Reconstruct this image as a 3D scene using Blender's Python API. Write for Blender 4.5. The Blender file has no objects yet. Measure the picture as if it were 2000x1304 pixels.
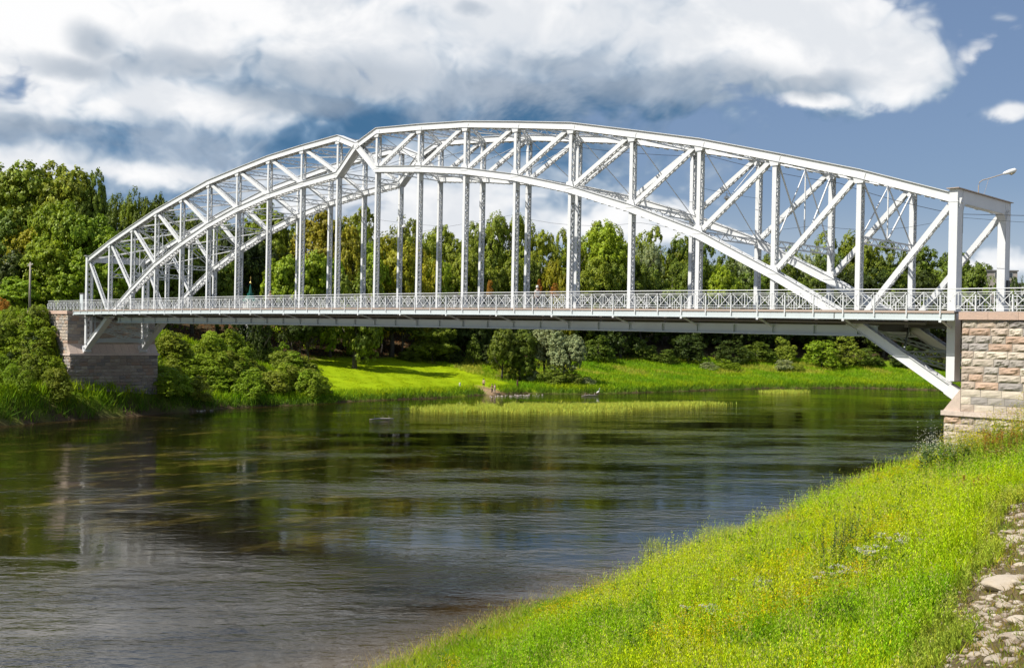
import bpy, math, random
import numpy as np
from mathutils import Vector, Matrix
R = math.radians
S = bpy.context.scene
COL = S.collection
rng = np.random.default_rng(7)
random.seed(7)

# ------------------------------------------------------------------ camera
CAM = np.array([76.2151, -59.6294, 0.0]); F = 2082.82
_y, _p, _r = np.radians([-43.6093, -0.161478, 1.079338])
fw = np.array([math.sin(_y)*math.cos(_p), math.cos(_y)*math.cos(_p), math.sin(_p)])
_rt = np.array([math.cos(_y), -math.sin(_y), 0.0]); _up = np.cross(_rt, fw)
rt = _rt*math.cos(_r)+_up*math.sin(_r); up = -_rt*math.sin(_r)+_up*math.cos(_r)
cd = bpy.data.cameras.new('camera'); cam = bpy.data.objects.new('camera', cd); COL.objects.link(cam)
cd.sensor_width = 36.0; cd.lens = F/2000*36.0; cd.clip_start = 0.2; cd.clip_end = 9000
M = Matrix(((rt[0], up[0], -fw[0], CAM[0]), (rt[1], up[1], -fw[1], CAM[1]), (rt[2], up[2], -fw[2], CAM[2]), (0, 0, 0, 1)))
cam.matrix_world = M
S.camera = cam

def ray(u, v): return fw+rt*(u-1000)/F-up*(v-652)/F
def onY(u, v, Y): d = ray(u, v); return CAM+(Y-CAM[1])/d[1]*d
def onZ(u, v, z): d = ray(u, v); return CAM+(z-CAM[2])/d[2]*d
def atW(u, v, w): return CAM+w*ray(u, v)

# ------------------------------------------------------------------ light, exposure
SUN_A, SUN_EL = 20.0, 50.0          # degrees west of the -Y axis, height
sl = bpy.data.lights.new('sun', 'SUN'); sl.energy = 4.9; sl.angle = R(0.5); sl.color = (1.0, 0.955, 0.88)
so = bpy.data.objects.new('sun', sl); COL.objects.link(so); so.location = (0, -40, 60)
sdir = Vector((-math.sin(R(SUN_A))*math.cos(R(SUN_EL)), -math.cos(R(SUN_A))*math.cos(R(SUN_EL)), math.sin(R(SUN_EL))))
so.rotation_euler = sdir.to_track_quat('Z', 'Y').to_euler()
S.view_settings.view_transform = 'Standard'; S.view_settings.look = 'None'
S.view_settings.exposure = 0.38; S.view_settings.gamma = 1.0
S.render.engine = 'CYCLES'
S.cycles.max_bounces = 6; S.cycles.diffuse_bounces = 3; S.cycles.glossy_bounces = 3
S.cycles.transmission_bounces = 3; S.cycles.transparent_max_bounces = 6

# ------------------------------------------------------------------ sky
W = bpy.data.worlds.new('World'); S.world = W; W.use_nodes = True
W.cycles.sampling_method = 'MANUAL'; W.cycles.sample_map_resolution = 512
nt = W.node_tree; nt.nodes.clear()
def N(t, **k):
    n = nt.nodes.new(t)
    for a, b in k.items(): setattr(n, a, b)
    return n
def L(a, b): nt.links.new(a, b)
def math_(op, a, b=None, c=None, clamp=False):
    n = N('ShaderNodeMath', operation=op, use_clamp=clamp)
    for i, x in enumerate((a, b, c)):
        if x is None: continue
        if isinstance(x, (int, float)): n.inputs[i].default_value = x
        else: L(x, n.inputs[i])
    return n.outputs[0]
def smooth(x, a, b):
    n = N('ShaderNodeMapRange', interpolation_type='SMOOTHSTEP'); L(x, n.inputs[0])
    n.inputs[1].default_value = a; n.inputs[2].default_value = b
    return n.outputs[0]
def mixc(f, a, b):
    n = N('ShaderNodeMix', data_type='RGBA')
    if isinstance(f, (int, float)): n.inputs[0].default_value = f
    else: L(f, n.inputs[0])
    for i, x in ((6, a), (7, b)):
        if isinstance(x, tuple): n.inputs[i].default_value = (*x, 1)
        else: L(x, n.inputs[i])
    return n.outputs[2]
tc = N('ShaderNodeTexCoord'); sep = N('ShaderNodeSeparateXYZ'); L(tc.outputs['Generated'], sep.inputs[0])
dx, dy, dz = sep.outputs
# azimuth measured from the compass bearing up the river, elevation above the horizon (radians)
cy, sy = math.cos(_y), math.sin(_y)
az = math_('ARCTAN2', math_('SUBTRACT', math_('MULTIPLY', dx, cy), math_('MULTIPLY', dy, sy)), math_('ADD', math_('MULTIPLY', dx, sy), math_('MULTIPLY', dy, cy)))
el = math_('ARCSINE', dz)
def azel(u, v):
    d = ray(u, v); d = d/np.linalg.norm(d)
    return math.atan2(d[0]*cy-d[1]*sy, d[0]*sy+d[1]*cy), math.asin(d[2])
cmb = N('ShaderNodeCombineXYZ'); L(az, cmb.inputs[0]); L(math_('MULTIPLY', el, 1.35), cmb.inputs[1])
def noise(scale, detail=6, rough=.55, dist=0.0, off=0.0):
    n = N('ShaderNodeTexNoise', noise_dimensions='2D'); n.inputs['Scale'].default_value = scale; n.inputs['Detail'].default_value = detail
    n.inputs['Roughness'].default_value = rough; n.inputs['Distortion'].default_value = dist
    mp = N('ShaderNodeMapping'); mp.inputs['Location'].default_value = (off, off*.7, off*.3); L(cmb.outputs[0], mp.inputs[0]); L(mp.outputs[0], n.inputs['Vector'])
    return n.outputs[0]
n1 = noise(5, 5, .55, .2, 3.1); n2 = noise(14, 5, .55, .2, 8.2); n1s = noise(4.2, 2.5, .45, 0, 3.9); n3 = noise(3, 4, .5, 0, 1.7)
def puffs(scale, off, ox=0.0, oy=0.0, detail=3.0):
    """round billows: 1 - distance to the nearest of many scattered centres, several octaves"""
    v = N('ShaderNodeTexVoronoi', feature='F1', voronoi_dimensions='2D')
    v.inputs['Scale'].default_value = scale; v.inputs['Detail'].default_value = detail; v.inputs['Roughness'].default_value = .55; v.inputs['Lacunarity'].default_value = 2.1
    v.inputs['Randomness'].default_value = 1.0
    w_ = N('ShaderNodeVectorMath', operation='SCALE'); wn = N('ShaderNodeTexNoise', noise_dimensions='2D'); wn.inputs['Scale'].default_value = 9; wn.inputs['Detail'].default_value = 3; L(cmb.outputs[0], wn.inputs['Vector'])
    L(wn.outputs['Color'], w_.inputs[0]); w_.inputs['Scale'].default_value = .07
    a_ = N('ShaderNodeVectorMath', operation='ADD'); L(cmb.outputs[0], a_.inputs[0]); L(w_.outputs[0], a_.inputs[1])
    mp = N('ShaderNodeMapping'); mp.inputs['Location'].default_value = (off+ox, off*.7+oy, off*.3); L(a_.outputs[0], mp.inputs[0]); L(mp.outputs[0], v.inputs['Vector'])
    return math_('SUBTRACT', 1.0, v.outputs['Distance'])
b0 = puffs(11, 2.3); b1 = puffs(11, 2.3, -.008, .014)
nn = math_('ADD', math_('ADD', math_('MULTIPLY', math_('SUBTRACT', n1, .5), .7), math_('MULTIPLY', math_('SUBTRACT', n2, .5), .7)), math_('MULTIPLY', math_('SUBTRACT', b0, .55), .7))
soft = math_('ADD', math_('MULTIPLY', math_('SUBTRACT', n1s, .5), 1.5), math_('MULTIPLY', math_('SUBTRACT', n2, .5), .22))
waz = math_('ADD', az, math_('MULTIPLY', math_('SUBTRACT', n1, .5), .08)); wel = math_('ADD', el, math_('MULTIPLY', math_('SUBTRACT', n2, .5), .02))
def blobs(lst):
    """highest of several soft ellipses given by their centre and half-axes"""
    out = None
    for u, v, ru, rv in lst:
        a, e = azel(u, v)
        qx = math_('MULTIPLY', math_('SUBTRACT', waz, a), F/ru); qy = math_('MULTIPLY', math_('SUBTRACT', wel, e), F/rv)
        q = math_('SUBTRACT', 1.0, math_('SQRT', math_('ADD', math_('MULTIPLY', qx, qx), math_('MULTIPLY', qy, qy))))
        out = q if out is None else math_('SMOOTH_MAX', out, q, .15)
    return out
sky = N('ShaderNodeTexSky', sky_type='NISHITA'); sky.sun_disc = False
sky.sun_elevation = R(SUN_EL); sky.sun_rotation = math.atan2(sdir.x, sdir.y)
sky.air_density = 1.0; sky.dust_density = .6; sky.ozone_density = 2.0
skm = N('ShaderNodeVectorMath', operation='SCALE'); L(sky.outputs[0], skm.inputs[0]); skm.inputs['Scale'].default_value = .085
base = mixc(.5, skm.outputs[0], (.20, .30, .52))
# pale haze low over the horizon
base = mixc(math_('MULTIPLY', smooth(el, .14, .0), .72), base, (.60, .67, .76))
relief = math_('SUBTRACT', b0, b1)
# how sunlit the cloud is: bright heads, blue-grey rain-heavy hollows
lit = math_('ADD', blobs([(60, 60, 380, 200), (330, 60, 260, 110), (330, 195, 210, 55), (215, 215, 90, 42), (620, 45, 330, 100), (1040, 30, 420, 120), (1450, 40, 320, 110), (1690, 85, 200, 75), (1790, 130, 110, 70), (1560, 110, 160, 40), (760, 140, 160, 50),
                          (1600, 195, 90, 16), (20, 315, 260, 42), (230, 335, 160, 26), (870, 430, 330, 110), (700, 450, 300, 60), (1180, 440, 240, 60), (1955, 95, 60, 26), (1990, 60, 40, 30), (2010, 215, 45, 20), (1960, 520, 140, 46)]),
            math_('ADD', math_('MULTIPLY', soft, .75), math_('MULTIPLY', math_('ADD', relief, math_('MULTIPLY', math_('SUBTRACT', n2, .5), .25)), .65)))
dark = smooth(math_('ADD', blobs([(700, 150, 240, 50), (560, 195, 160, 36), (1000, 175, 260, 46), (140, 130, 120, 30), (375, 125, 150, 34), (180, 85, 66, 44), (300, 130, 200, 26), (1300, 165, 300, 46), (1100, 130, 160, 36), (930, 15, 46, 16), (1590, 165, 150, 26), (60, 250, 160, 30)]), math_('MULTIPLY', soft, .6)), -.15, .75)
t_ = math_('SUBTRACT', smooth(lit, -.75, .70), math_('MULTIPLY', dark, .22), clamp=True)
cr = N('ShaderNodeValToRGB'); L(t_, cr.inputs[0]); e_ = cr.color_ramp.elements
e_[0].position = 0.0; e_[0].color = (.062, .165, .31, 1); e_[1].position = 1.0; e_[1].color = (.98, .98, .985, 1)
for p_, c_ in ((.25, (.16, .28, .44, 1)), (.5, (.40, .50, .62, 1)), (.8, (.78, .82, .87, 1))):
    q_ = cr.color_ramp.elements.new(p_); q_.color = c_
# where there is cloud at all
cover = math_('ADD', blobs([(300, 60, 900, 330), (1000, 60, 700, 270), (1440, 70, 400, 190), (1690, 110, 215, 115), (1800, 150, 105, 66), (300, 260, 900, 110), (850, 300, 620, 200), (300, 330, 500, 110), (1000, 430, 480, 110), (1960, 520, 120, 44)]), math_('MULTIPLY', nn, .62))
small = (math_('SUBTRACT', math_('ADD', blobs([(1955, 95, 84, 38), (1992, 58, 56, 46), (2012, 213, 66, 24)]), math_('MULTIPLY', nn, 1.7)), .15))
# cumulus all over the rest of the sky
behind = smooth(math_('ABSOLUTE', az), .75, 1.2)
elsewhere = math_('ADD', behind, smooth(el, .36, .55), clamp=True)
gen = math_('SUBTRACT', math_('MULTIPLY', n3, 2.4), 1.32)
cover = math_('MAXIMUM', cover, math_('ADD', math_('MULTIPLY', elsewhere, gen), math_('MULTIPLY', math_('SUBTRACT', 1.0, elsewhere), -3.0)))
cm = math_('MAXIMUM', smooth(cover, -.06, .22), math_('MULTIPLY', smooth(small, -.05, .65), .92))
gcol = mixc(smooth(gen, .0, .5), (.55, .62, .72), (.92, .93, .95))
ccol = mixc(elsewhere, cr.outputs[0], gcol)
ccol = mixc(math_('MULTIPLY', dark, .62), ccol, (.36, .42, .50))
ccol = mixc(math_('MULTIPLY', smooth(noise(7, 5, .6, .3, 11.0), .40, .66), .50), ccol, (.56, .62, .70))
# the storm cloud thins out downwards into haze
ccol = mixc(math_('MULTIPLY', math_('MULTIPLY', smooth(el, .17, .06), math_('SUBTRACT', 1.0, smooth(lit, -.3, .2))), .8), ccol, base)
col = mixc(cm, base, ccol)
bg = N('ShaderNodeBackground'); L(col, bg.inputs[0]); bg.inputs[1].default_value = .78
wo = N('ShaderNodeOutputWorld'); L(bg.outputs[0], wo.inputs[0])

# ------------------------------------------------------------------ materials
def mat(name):
    m = bpy.data.materials.new(name); m.use_nodes = True; m.node_tree.nodes.clear(); return m
class G:
    def __init__(s, m): s.t = m.node_tree
    def n(s, t, ins=None, **k):
        n = s.t.nodes.new(t)
        for a, b in k.items(): setattr(n, a, b)
        for a, b in (ins or {}).items():
            if hasattr(b, 'is_output'): s.t.links.new(b, n.inputs[a])
            else:
                if isinstance(b, tuple) and len(b) == 3 and n.inputs[a].type == 'RGBA': b = (*b, 1)
                n.inputs[a].default_value = b
        return n
    def mix(s, f, a, b):
        return s.n('ShaderNodeMix', {0: f, 6: a, 7: b}, data_type='RGBA').outputs[2]
    def noise(s, scale, detail=5, rough=.6, vec=None, out=0):
        i = {'Scale': scale, 'Detail': detail, 'Roughness': rough}
        if vec is not None: i['Vector'] = vec
        return s.n('ShaderNodeTexNoise', i).outputs[out]
    def ramp(s, x, a, b, lo=0.0, hi=1.0):
        return s.n('ShaderNodeMapRange', {0: x, 1: a, 2: b, 3: lo, 4: hi}, clamp=True).outputs[0]
    def m(s, op, a, b=0.0): return s.n('ShaderNodeMath', {0: a, 1: b}, operation=op).outputs[0]
    def obj(s): return s.n('ShaderNodeTexCoord').outputs['Object']
    def pos(s): return s.n('ShaderNodeNewGeometry').outputs['Position']
    def out(s, sh): s.n('ShaderNodeOutputMaterial', {0: sh})
    def bump(s, h, st, d=.02): return s.n('ShaderNodeBump', {'Height': h, 'Strength': st, 'Distance': d}).outputs[0]

def simple(name, c, rough=.6, var=.25, scale=3.0, metal=0.0, bump=0.0):
    m = mat(name); g = G(m)
    nz = g.noise(scale, 6, .65, g.pos())
    c2 = tuple(x*(1-var) for x in c)
    cc = g.mix(g.ramp(nz, .35, .7), c, c2)
    ins = {'Base Color': cc, 'Roughness': rough, 'Metallic': metal}
    if bump: ins['Normal'] = g.bump(g.noise(scale*6, 4, .6, g.pos()), bump)
    g.out(g.n('ShaderNodeBsdfPrincipled', ins).outputs[0]); return m

def steel(name, c, rust=.35):
    m = mat(name); g = G(m); p = g.pos()
    mp = g.n('ShaderNodeMapping', {'Vector': p, 'Scale': (2.2, 2.2, .35)}).outputs[0]
    streak = g.ramp(g.noise(3.2, 8, .7, mp), .55, .78)
    spots = g.ramp(g.noise(9, 8, .75, p), .66, .74)
    dirt = g.ramp(g.noise(.7, 6, .6, p), .4, .75)
    cc = g.mix(g.m('MULTIPLY', dirt, .28), c, (c[0]*.72, c[1]*.74, c[2]*.74))
    cc = g.mix(g.m('MULTIPLY', streak, rust*.6), cc, (.46, .38, .28))
    cc = g.mix(g.m('MULTIPLY', spots, rust), cc, (.28, .16, .09))
    g.out(g.n('ShaderNodeBsdfPrincipled', {'Base Color': cc, 'Roughness': .52, 'Normal': g.bump(g.noise(40, 3, .5, p), .06)}).outputs[0]); return m
M_W = steel('white_painted_steel', (.68, .685, .68), .42)
M_F = steel('pale_weathered_steel', (.54, .59, .59), .40)
M_RUST = steel('rust_stained_steel', (.42, .33, .27), .7)
M_DARK = simple('dark_recess', (.03, .03, .03), .8)
M_UNDER = steel('shade_dark_steel', (.13, .115, .10), .5)  # under-deck shade put into the base colour of the steel
M_ASPH = simple('asphalt', (.06, .06, .06), .9, .3, 8)
M_WALK = simple('walkway_planks', (.22, .20, .18), .85, .3, 4)
M_BARK = simple('bark', (.10, .085, .065), .9, .5, 5, bump=.5)
M_WOODP = simple('grey_weathered_wood', (.42, .36, .30), .85, .3, 6)
M_WIRE = simple('cable', (.03, .03, .035), .6)
M_BLACK = simple('black_panel', (.02, .02, .022), .5)
M_RENDER = simple('building_wall', (.46, .40, .35), .9, .2, .6)
M_WHITEWALL = simple('white_wall', (.68, .67, .64), .9, .15, .6)
M_ROOF = simple('roof_sheet', (.22, .21, .21), .7, .2, 1)
M_GLASS = simple('window_glass', (.05, .06, .07), .15, .2, 1)
M_GREENROOF = simple('green_copper', (.01, .11, .085), .4, .2, 1)
M_GOLD = simple('gilding', (.8, .55, .2), .3, .1, 1, metal=.7)
M_LAMPW = simple('lamp_housing', (.7, .7, .68), .4, .1, 5)
M_LENS = simple('lamp_lens', (.42, .36, .22), .3, .1, 5)

def stone_mat(name, rough=.88):
    m = mat(name); g = G(m); p = g.pos()
    a = g.n('ShaderNodeAttribute', attribute_name='col').outputs['Color']
    nz = g.noise(5, 8, .7, p); fine = g.noise(45, 4, .7, p)
    cc = g.mix(g.m('MULTIPLY', g.ramp(nz, .4, .75), .45), a, (.26, .22, .20))
    cc = g.mix(g.m('MULTIPLY', g.ramp(fine, .5, .8), .4), cc, (.62, .56, .52))
    h = g.m('ADD', g.m('MULTIPLY', nz, 1.0), g.m('MULTIPLY', fine, .3))
    g.out(g.n('ShaderNodeBsdfPrincipled', {'Base Color': cc, 'Roughness': rough, 'Normal': g.bump(h, .55, .05)}).outputs[0]); return m
M_STONE = stone_mat('rough_granite')

def leaf_mat(name, trans=.35, rough=.5, spec=.25):
    m = mat(name); g = G(m)
    a = g.n('ShaderNodeAttribute', attribute_name='col').outputs['Color']
    oi = g.n('ShaderNodeObjectInfo')
    tint = g.mix(.55, (1, 1, 1), oi.outputs['Color'])
    c = g.n('ShaderNodeMix', {0: 1.0, 6: a, 7: oi.outputs['Color']}, data_type='RGBA', blend_type='MULTIPLY').outputs[2]
    hs = g.n('ShaderNodeHueSaturation', {'Hue': g.m('ADD', g.m('MULTIPLY', oi.outputs['Random'], .02), .49), 'Saturation': 1.0, 'Value': 1.0, 'Color': c}).outputs[0]
    pr = g.n('ShaderNodeBsdfPrincipled', {'Base Color': hs, 'Roughness': rough, 'Specular IOR Level': spec}).outputs[0]
    tr = g.n('ShaderNodeBsdfTranslucent', {'Color': hs}).outputs[0]
    g.out(g.n('ShaderNodeMixShader', {0: trans, 1: pr, 2: tr}).outputs[0]); return m
M_LEAF = leaf_mat('foliage')
M_GRASS = leaf_mat('grass_blades', .42, .6, .10)

def ground_mat():
    m = mat('ground_cover'); g = G(m); p = g.pos()
    a = g.n('ShaderNodeAttribute', attribute_name='col').outputs['Color']
    n1 = g.noise(.35, 8, .7, p); n2 = g.noise(7, 6, .75, p)
    mp = g.n('ShaderNodeMapping', {'Vector': p, 'Scale': (.12, .5, 1)}).outputs[0]
    n3 = g.noise(1.0, 5, .6, mp)
    c1 = g.n('ShaderNodeMix', {0: g.ramp(n1, .3, .75, 0, .6), 6: a, 7: (.55, .6, .5, 1)}, data_type='RGBA', blend_type='MULTIPLY').outputs[2]
    c2 = g.n('ShaderNodeMix', {0: g.ramp(n2, .4, .7, 0, .75), 6: c1, 7: (.5, .52, .4, 1)}, data_type='RGBA', blend_type='MULTIPLY').outputs[2]
    c3 = g.n('ShaderNodeMix', {0: g.ramp(n3, .5, .7, 0, .45), 6: c2, 7: (1.25, 1.0, .6, 1)}, data_type='RGBA', blend_type='MULTIPLY').outputs[2]
    g.out(g.n('ShaderNodeBsdfPrincipled', {'Base Color': c3, 'Roughness': .95, 'Specular IOR Level': .1, 'Normal': g.bump(g.m('ADD', n2, n1), .8, .12)}).outputs[0]); return m
M_GROUND = ground_mat()

def water_mat():
    m = mat('river_water'); g = G(m); p = g.pos()
    sh = g.n('ShaderNodeAttribute', attribute_name='col').outputs['Color']
    sx = g.n('ShaderNodeSeparateColor', {0: sh}).outputs[0]
    sw = g.n('ShaderNodeSeparateColor', {0: sh}).outputs[1]
    # the current runs along Y; weed streams out in long tresses
    rot = g.n('ShaderNodeMapping', {'Vector': p, 'Rotation': (0, 0, R(-12)), 'Scale': (1.0, .34, 1)}).outputs[0]
    weed = g.noise(.26, 9, .72, rot)
    weedf = g.noise(2.4, 6, .75, rot)
    wmask = g.m('MULTIPLY', g.ramp(g.m('ADD', weed, g.m('MULTIPLY', weedf, .22)), .64, .76), sw)
    wcol = g.mix(g.ramp(weedf, .35, .7), (.10, .065, .015), (.24, .19, .04))
    basec = g.mix(g.m('MULTIPLY', sx, .9), (.006, .0045, .0015), (.075, .043, .011))
    cc = g.mix(wmask, basec, wcol)
    # cat's paws: patches of wind-ruffled water between glassy reaches
    rot2 = g.n('ShaderNodeMapping', {'Vector': p, 'Rotation': (0, 0, R(-52))}).outputs[0]
    mp2 = g.n('ShaderNodeMapping', {'Vector': rot2, 'Scale': (.030, .11, 1)}).outputs[0]
    patch = g.ramp(g.noise(1.0, 7, .68, mp2), .44, .62, .14, .95)
    rr = g.n('ShaderNodeMapping', {'Vector': p, 'Rotation': (0, 0, R(-44))}).outputs[0]
    rip = g.n('ShaderNodeMapping', {'Vector': rr, 'Scale': (.8, 1.6, 1)}).outputs[0]
    r1 = g.noise(.95, 5, .6, rip); r2 = g.noise(4.0, 4, .6, rip); r3 = g.noise(.25, 3, .55, rip)
    r4 = g.noise(.38, 4, .65, rip)
    h = g.m('ADD', g.m('ADD', g.m('MULTIPLY', r1, .8), g.m('MULTIPLY', r2, .16)), g.m('ADD', g.m('MULTIPLY', r3, .6), g.m('MULTIPLY', r4, 1.9)))
    bmp = g.n('ShaderNodeBump', {'Height': h, 'Strength': g.m('MULTIPLY', patch, .9), 'Distance': .066}).outputs[0]
    pr = g.n('ShaderNodeBsdfPrincipled', {'Base Color': cc, 'Roughness': g.ramp(patch, .1, 1, .03, .06), 'IOR': 2.1, 'Specular Tint': (1.0, .87, .72), 'Normal': bmp}).outputs[0]
    g.out(pr); return m
M_WATER = water_mat()

# ------------------------------------------------------------------ mesh helpers
class MB:
    def __init__(s): s.v = []; s.f = []; s.c = None; s.n = 0
    def add(s, V, Fc, c=None):
        V = np.asarray(V, float); s.v.append(V); s.f += [tuple(i+s.n for i in f) for f in Fc]
        if c is not None:
            if s.c is None: s.c = []
            s.c.append(np.tile(np.array([*c, 1.0]), (len(V), 1)))
        s.n += len(V)
    def hexa(s, P, c=None):   # 8 points: bottom ring, top ring
        s.add(P, [(0, 3, 2, 1), (4, 5, 6, 7), (0, 1, 5, 4), (1, 2, 6, 5), (2, 3, 7, 6), (3, 0, 4, 7)], c)
    def box(s, x0, x1, y0, y1, z0, z1, c=None):
        s.hexa([(x0, y0, z0), (x1, y0, z0), (x1, y1, z0), (x0, y1, z0), (x0, y0, z1), (x1, y0, z1), (x1, y1, z1), (x0, y1, z1)], c)
    def bar(s, p0, p1, a, b, side=(0, 1, 0)):
        """bar from p0 to p1; a = size across `side`-perpendicular, b = size along `side`"""
        p0 = np.asarray(p0, float); p1 = np.asarray(p1, float); d = p1-p0; d = d/np.linalg.norm(d)
        sd = np.asarray(side, float); sd = sd-d*(sd@d)
        if np.linalg.norm(sd) < 1e-6: sd = np.cross(d, (1, 0, 0))
        sd = sd/np.linalg.norm(sd); e = np.cross(d, sd)
        q = [(-1, -1), (1, -1), (1, 1), (-1, 1)]
        s.hexa([p0+e*a/2*i+sd*b/2*j for i, j in q]+[p1+e*a/2*i+sd*b/2*j for i, j in q])
    def tube(s, pts, rad, n=6, caps=True):
        pts = [np.asarray(p, float) for p in pts]; rad = rad if hasattr(rad, '__len__') else [rad]*len(pts)
        V = []; ref = np.array([.3, .2, 1.0])
        for i, p in enumerate(pts):
            d = pts[min(i+1, len(pts)-1)]-pts[max(i-1, 0)]; d = d/(np.linalg.norm(d)+1e-9)
            a = np.cross(d, ref); 
            if np.linalg.norm(a) < .1: a = np.cross(d, (1, 0, 0))
            a = a/np.linalg.norm(a); b = np.cross(d, a)
            for k in range(n):
                t = 2*math.pi*k/n; V.append(p+rad[i]*(a*math.cos(t)+b*math.sin(t)))
        Fc = [(i*n+k, i*n+(k+1) % n, (i+1)*n+(k+1) % n, (i+1)*n+k) for i in range(len(pts)-1) for k in range(n)]
        if caps: Fc += [tuple(range(n))[::-1], tuple((len(pts)-1)*n+k for k in range(n))]
        s.add(V, Fc)
    def lathe(s, prof, c=(0, 0, 0), n=12):
        V = [(c[0]+r*math.cos(2*math.pi*k/n), c[1]+r*math.sin(2*math.pi*k/n), c[2]+z) for r, z in prof for k in range(n)]
        m = len(prof); Fc = [(i*n+k, i*n+(k+1) % n, (i+1)*n+(k+1) % n, (i+1)*n+k) for i in range(m-1) for k in range(n)]
        Fc += [tuple(range(n))[::-1], tuple((m-1)*n+k for k in range(n))]
        s.add(V, Fc)
    def sweep(s, pts, y0, y1, o0, o1):
        """prism following an (x,z) polyline, between offsets o0..o1 along its mitred normal and between y0..y1"""
        P = np.array(pts, float); n = len(P); ring = []
        for i in range(n):
            a = P[i]-P[i-1] if i else P[1]-P[0]; b = P[i+1]-P[i] if i < n-1 else P[-1]-P[-2]
            a = a/np.linalg.norm(a); b = b/np.linalg.norm(b); na = np.array([-a[1], a[0]]); nb = np.array([-b[1], b[0]])
            m = na+nb; m = m/np.linalg.norm(m); m = m/max(m@na, .35)
            if (P[-1]-P[0])[0] < 0: m = -m
            lo = P[i]+m*o0; hi = P[i]+m*o1
            ring += [(lo[0], y0, lo[1]), (lo[0], y1, lo[1]), (hi[0], y1, hi[1]), (hi[0], y0, hi[1])]
        Fc = [(i*4+k, i*4+(k+1) % 4, i*4+4+(k+1) % 4, i*4+4+k) for i in range(n-1) for k in range(4)]+[(0, 3, 2, 1), (n*4-4, n*4-3, n*4-2, n*4-1)]
        s.add(ring, Fc)
    def build(s, name, m, parent=None, smooth=False):
        me = bpy.data.meshes.new(name); V = np.concatenate(s.v) if s.v else np.zeros((0, 3))
        me.from_pydata(V.tolist(), [], s.f); me.materials.append(m)
        if s.c is not None:
            at = me.color_attributes.new('col', 'FLOAT_COLOR', 'POINT'); at.data.foreach_set('color', np.concatenate(s.c).astype(np.float32).ravel())
        if smooth: me.polygons.foreach_set('use_smooth', [True]*len(me.polygons))
        me.update()
        o = bpy.data.objects.new(name, me); COL.objects.link(o)
        if parent is not None: o.parent = parent
        return o
def tag(o, label=None, cat=None, group=None, kind=None):
    if label: o['label'] = label
    if cat: o['category'] = cat
    if group: o['group'] = group
    if kind: o['kind'] = kind
    return o
def empty(name, loc=(0, 0, 0), rz=0.0):
    o = bpy.data.objects.new(name, None); COL.objects.link(o); o.location = loc; o.rotation_euler = (0, 0, rz); o.empty_display_size = .3; return o
def fast_mesh(name, V, quads, cols, m, smooth=False):
    """numpy arrays -> mesh object of quads"""
    me = bpy.data.meshes.new(name); nv, nf = len(V), len(quads)
    me.vertices.add(nv); me.vertices.foreach_set('co', V.astype(np.float32).ravel())
    me.loops.add(nf*4); me.loops.foreach_set('vertex_index', quads.astype(np.int32).ravel())
    me.polygons.add(nf); me.polygons.foreach_set('loop_start', np.arange(0, nf*4, 4, dtype=np.int32))
    if smooth: me.polygons.foreach_set('use_smooth', np.ones(nf, bool))
    me.update(calc_edges=True)
    if cols is not None:
        at = me.color_attributes.new('col', 'FLOAT_COLOR', 'POINT')
        c4 = np.ones((nv, 4), np.float32); c4[:, :3] = cols; at.data.foreach_set('color', c4.ravel())
    me.materials.append(m); return me
def rhombi(base, axis, side, length, width, cols, bend=None):
    """leaf-shaped quads: base point, tip along axis*length, widest at 40%"""
    L_ = length[:, None]; W_ = width[:, None]; n = len(base)
    mid = base+axis*L_*.45
    tip = base+axis*L_
    if bend is not None: tip = tip+bend*L_
    V = np.stack([base, mid+side*W_*.5, tip, mid-side*W_*.5], 1).reshape(-1, 3)
    Q = np.arange(n*4).reshape(-1, 4)
    return V, Q, np.repeat(cols, 4, 0)
def unit(a): return a/(np.linalg.norm(a, axis=1, keepdims=True)+1e-9)
def rs(n): return unit(rng.normal(size=(n, 3)))

# ------------------------------------------------------------------ terrain
WZ = -11.6
EL = np.array([(-30, -400), (-36, -120), (-41, -40), (-46.3, -12.7), (-49.3, -5.6), (-50.8, 2), (-52.3, 11.5), (-55.2, 19), (-56, 26), (-56, 35), (-58, 46.4), (-57, 61.5), (-60, 77), (-59, 87), (-51.5, 95), (-48.6, 116), (-45.3, 150), (-34, 175), (-20, 182), (-10, 188), (30, 200), (90, 212), (200, 220), (900, 230)], float)
ER = np.array([(56, -400), (54, -80), (51.5, -50), (48.6, -36.5), (46.6, -28.5), (46.6, -23.8), (46.0, -15), (46.0, -7.3), (44.6, 3.6), (40.9, 14.2), (39.4, 28), (38.6, 40), (44, 60), (60, 95), (100, 125), (220, 135), (900, 140)], float)
def sdist(P, X, Y, sign):
    best = np.full(X.shape, 1e9); sg = np.zeros(X.shape); bp = np.zeros(X.shape)
    for a, b in zip(P[:-1], P[1:]):
        d = b-a; l2 = d@d; t = np.clip(((X-a[0])*d[0]+(Y-a[1])*d[1])/l2, 0, 1)
        ex = X-a[0]-t*d[0]; ey = Y-a[1]-t*d[1]; ds = np.hypot(ex, ey); cr = d[0]*(Y-a[1])-d[1]*(X-a[0])
        pp = np.abs(cr)/math.sqrt(l2); m = (ds < best-1e-7) | ((ds < best+1e-7) & (pp > bp))
        best = np.where(m, ds, best); sg = np.where(m, np.sign(cr), sg); bp = np.where(m, pp, bp)
    return best*sg*sign
PL = ([-8, -1, 0, 2.5, 6, 33, 45, 60, 110, 400], [-13.5, -12.2, -11.7, -10.7, -10.2, -6.2, -2.2, 1.0, 2.5, 4])
PR = ([-8, -1, 0, 1.5, 5, 8.4, 11, 14, 18, 30, 60, 400], [-13.5, -12.1, -11.75, -11.4, -9.5, -7.0, -6.0, -5.2, -4.5, -2.25, -1.0, 1.0])
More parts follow.
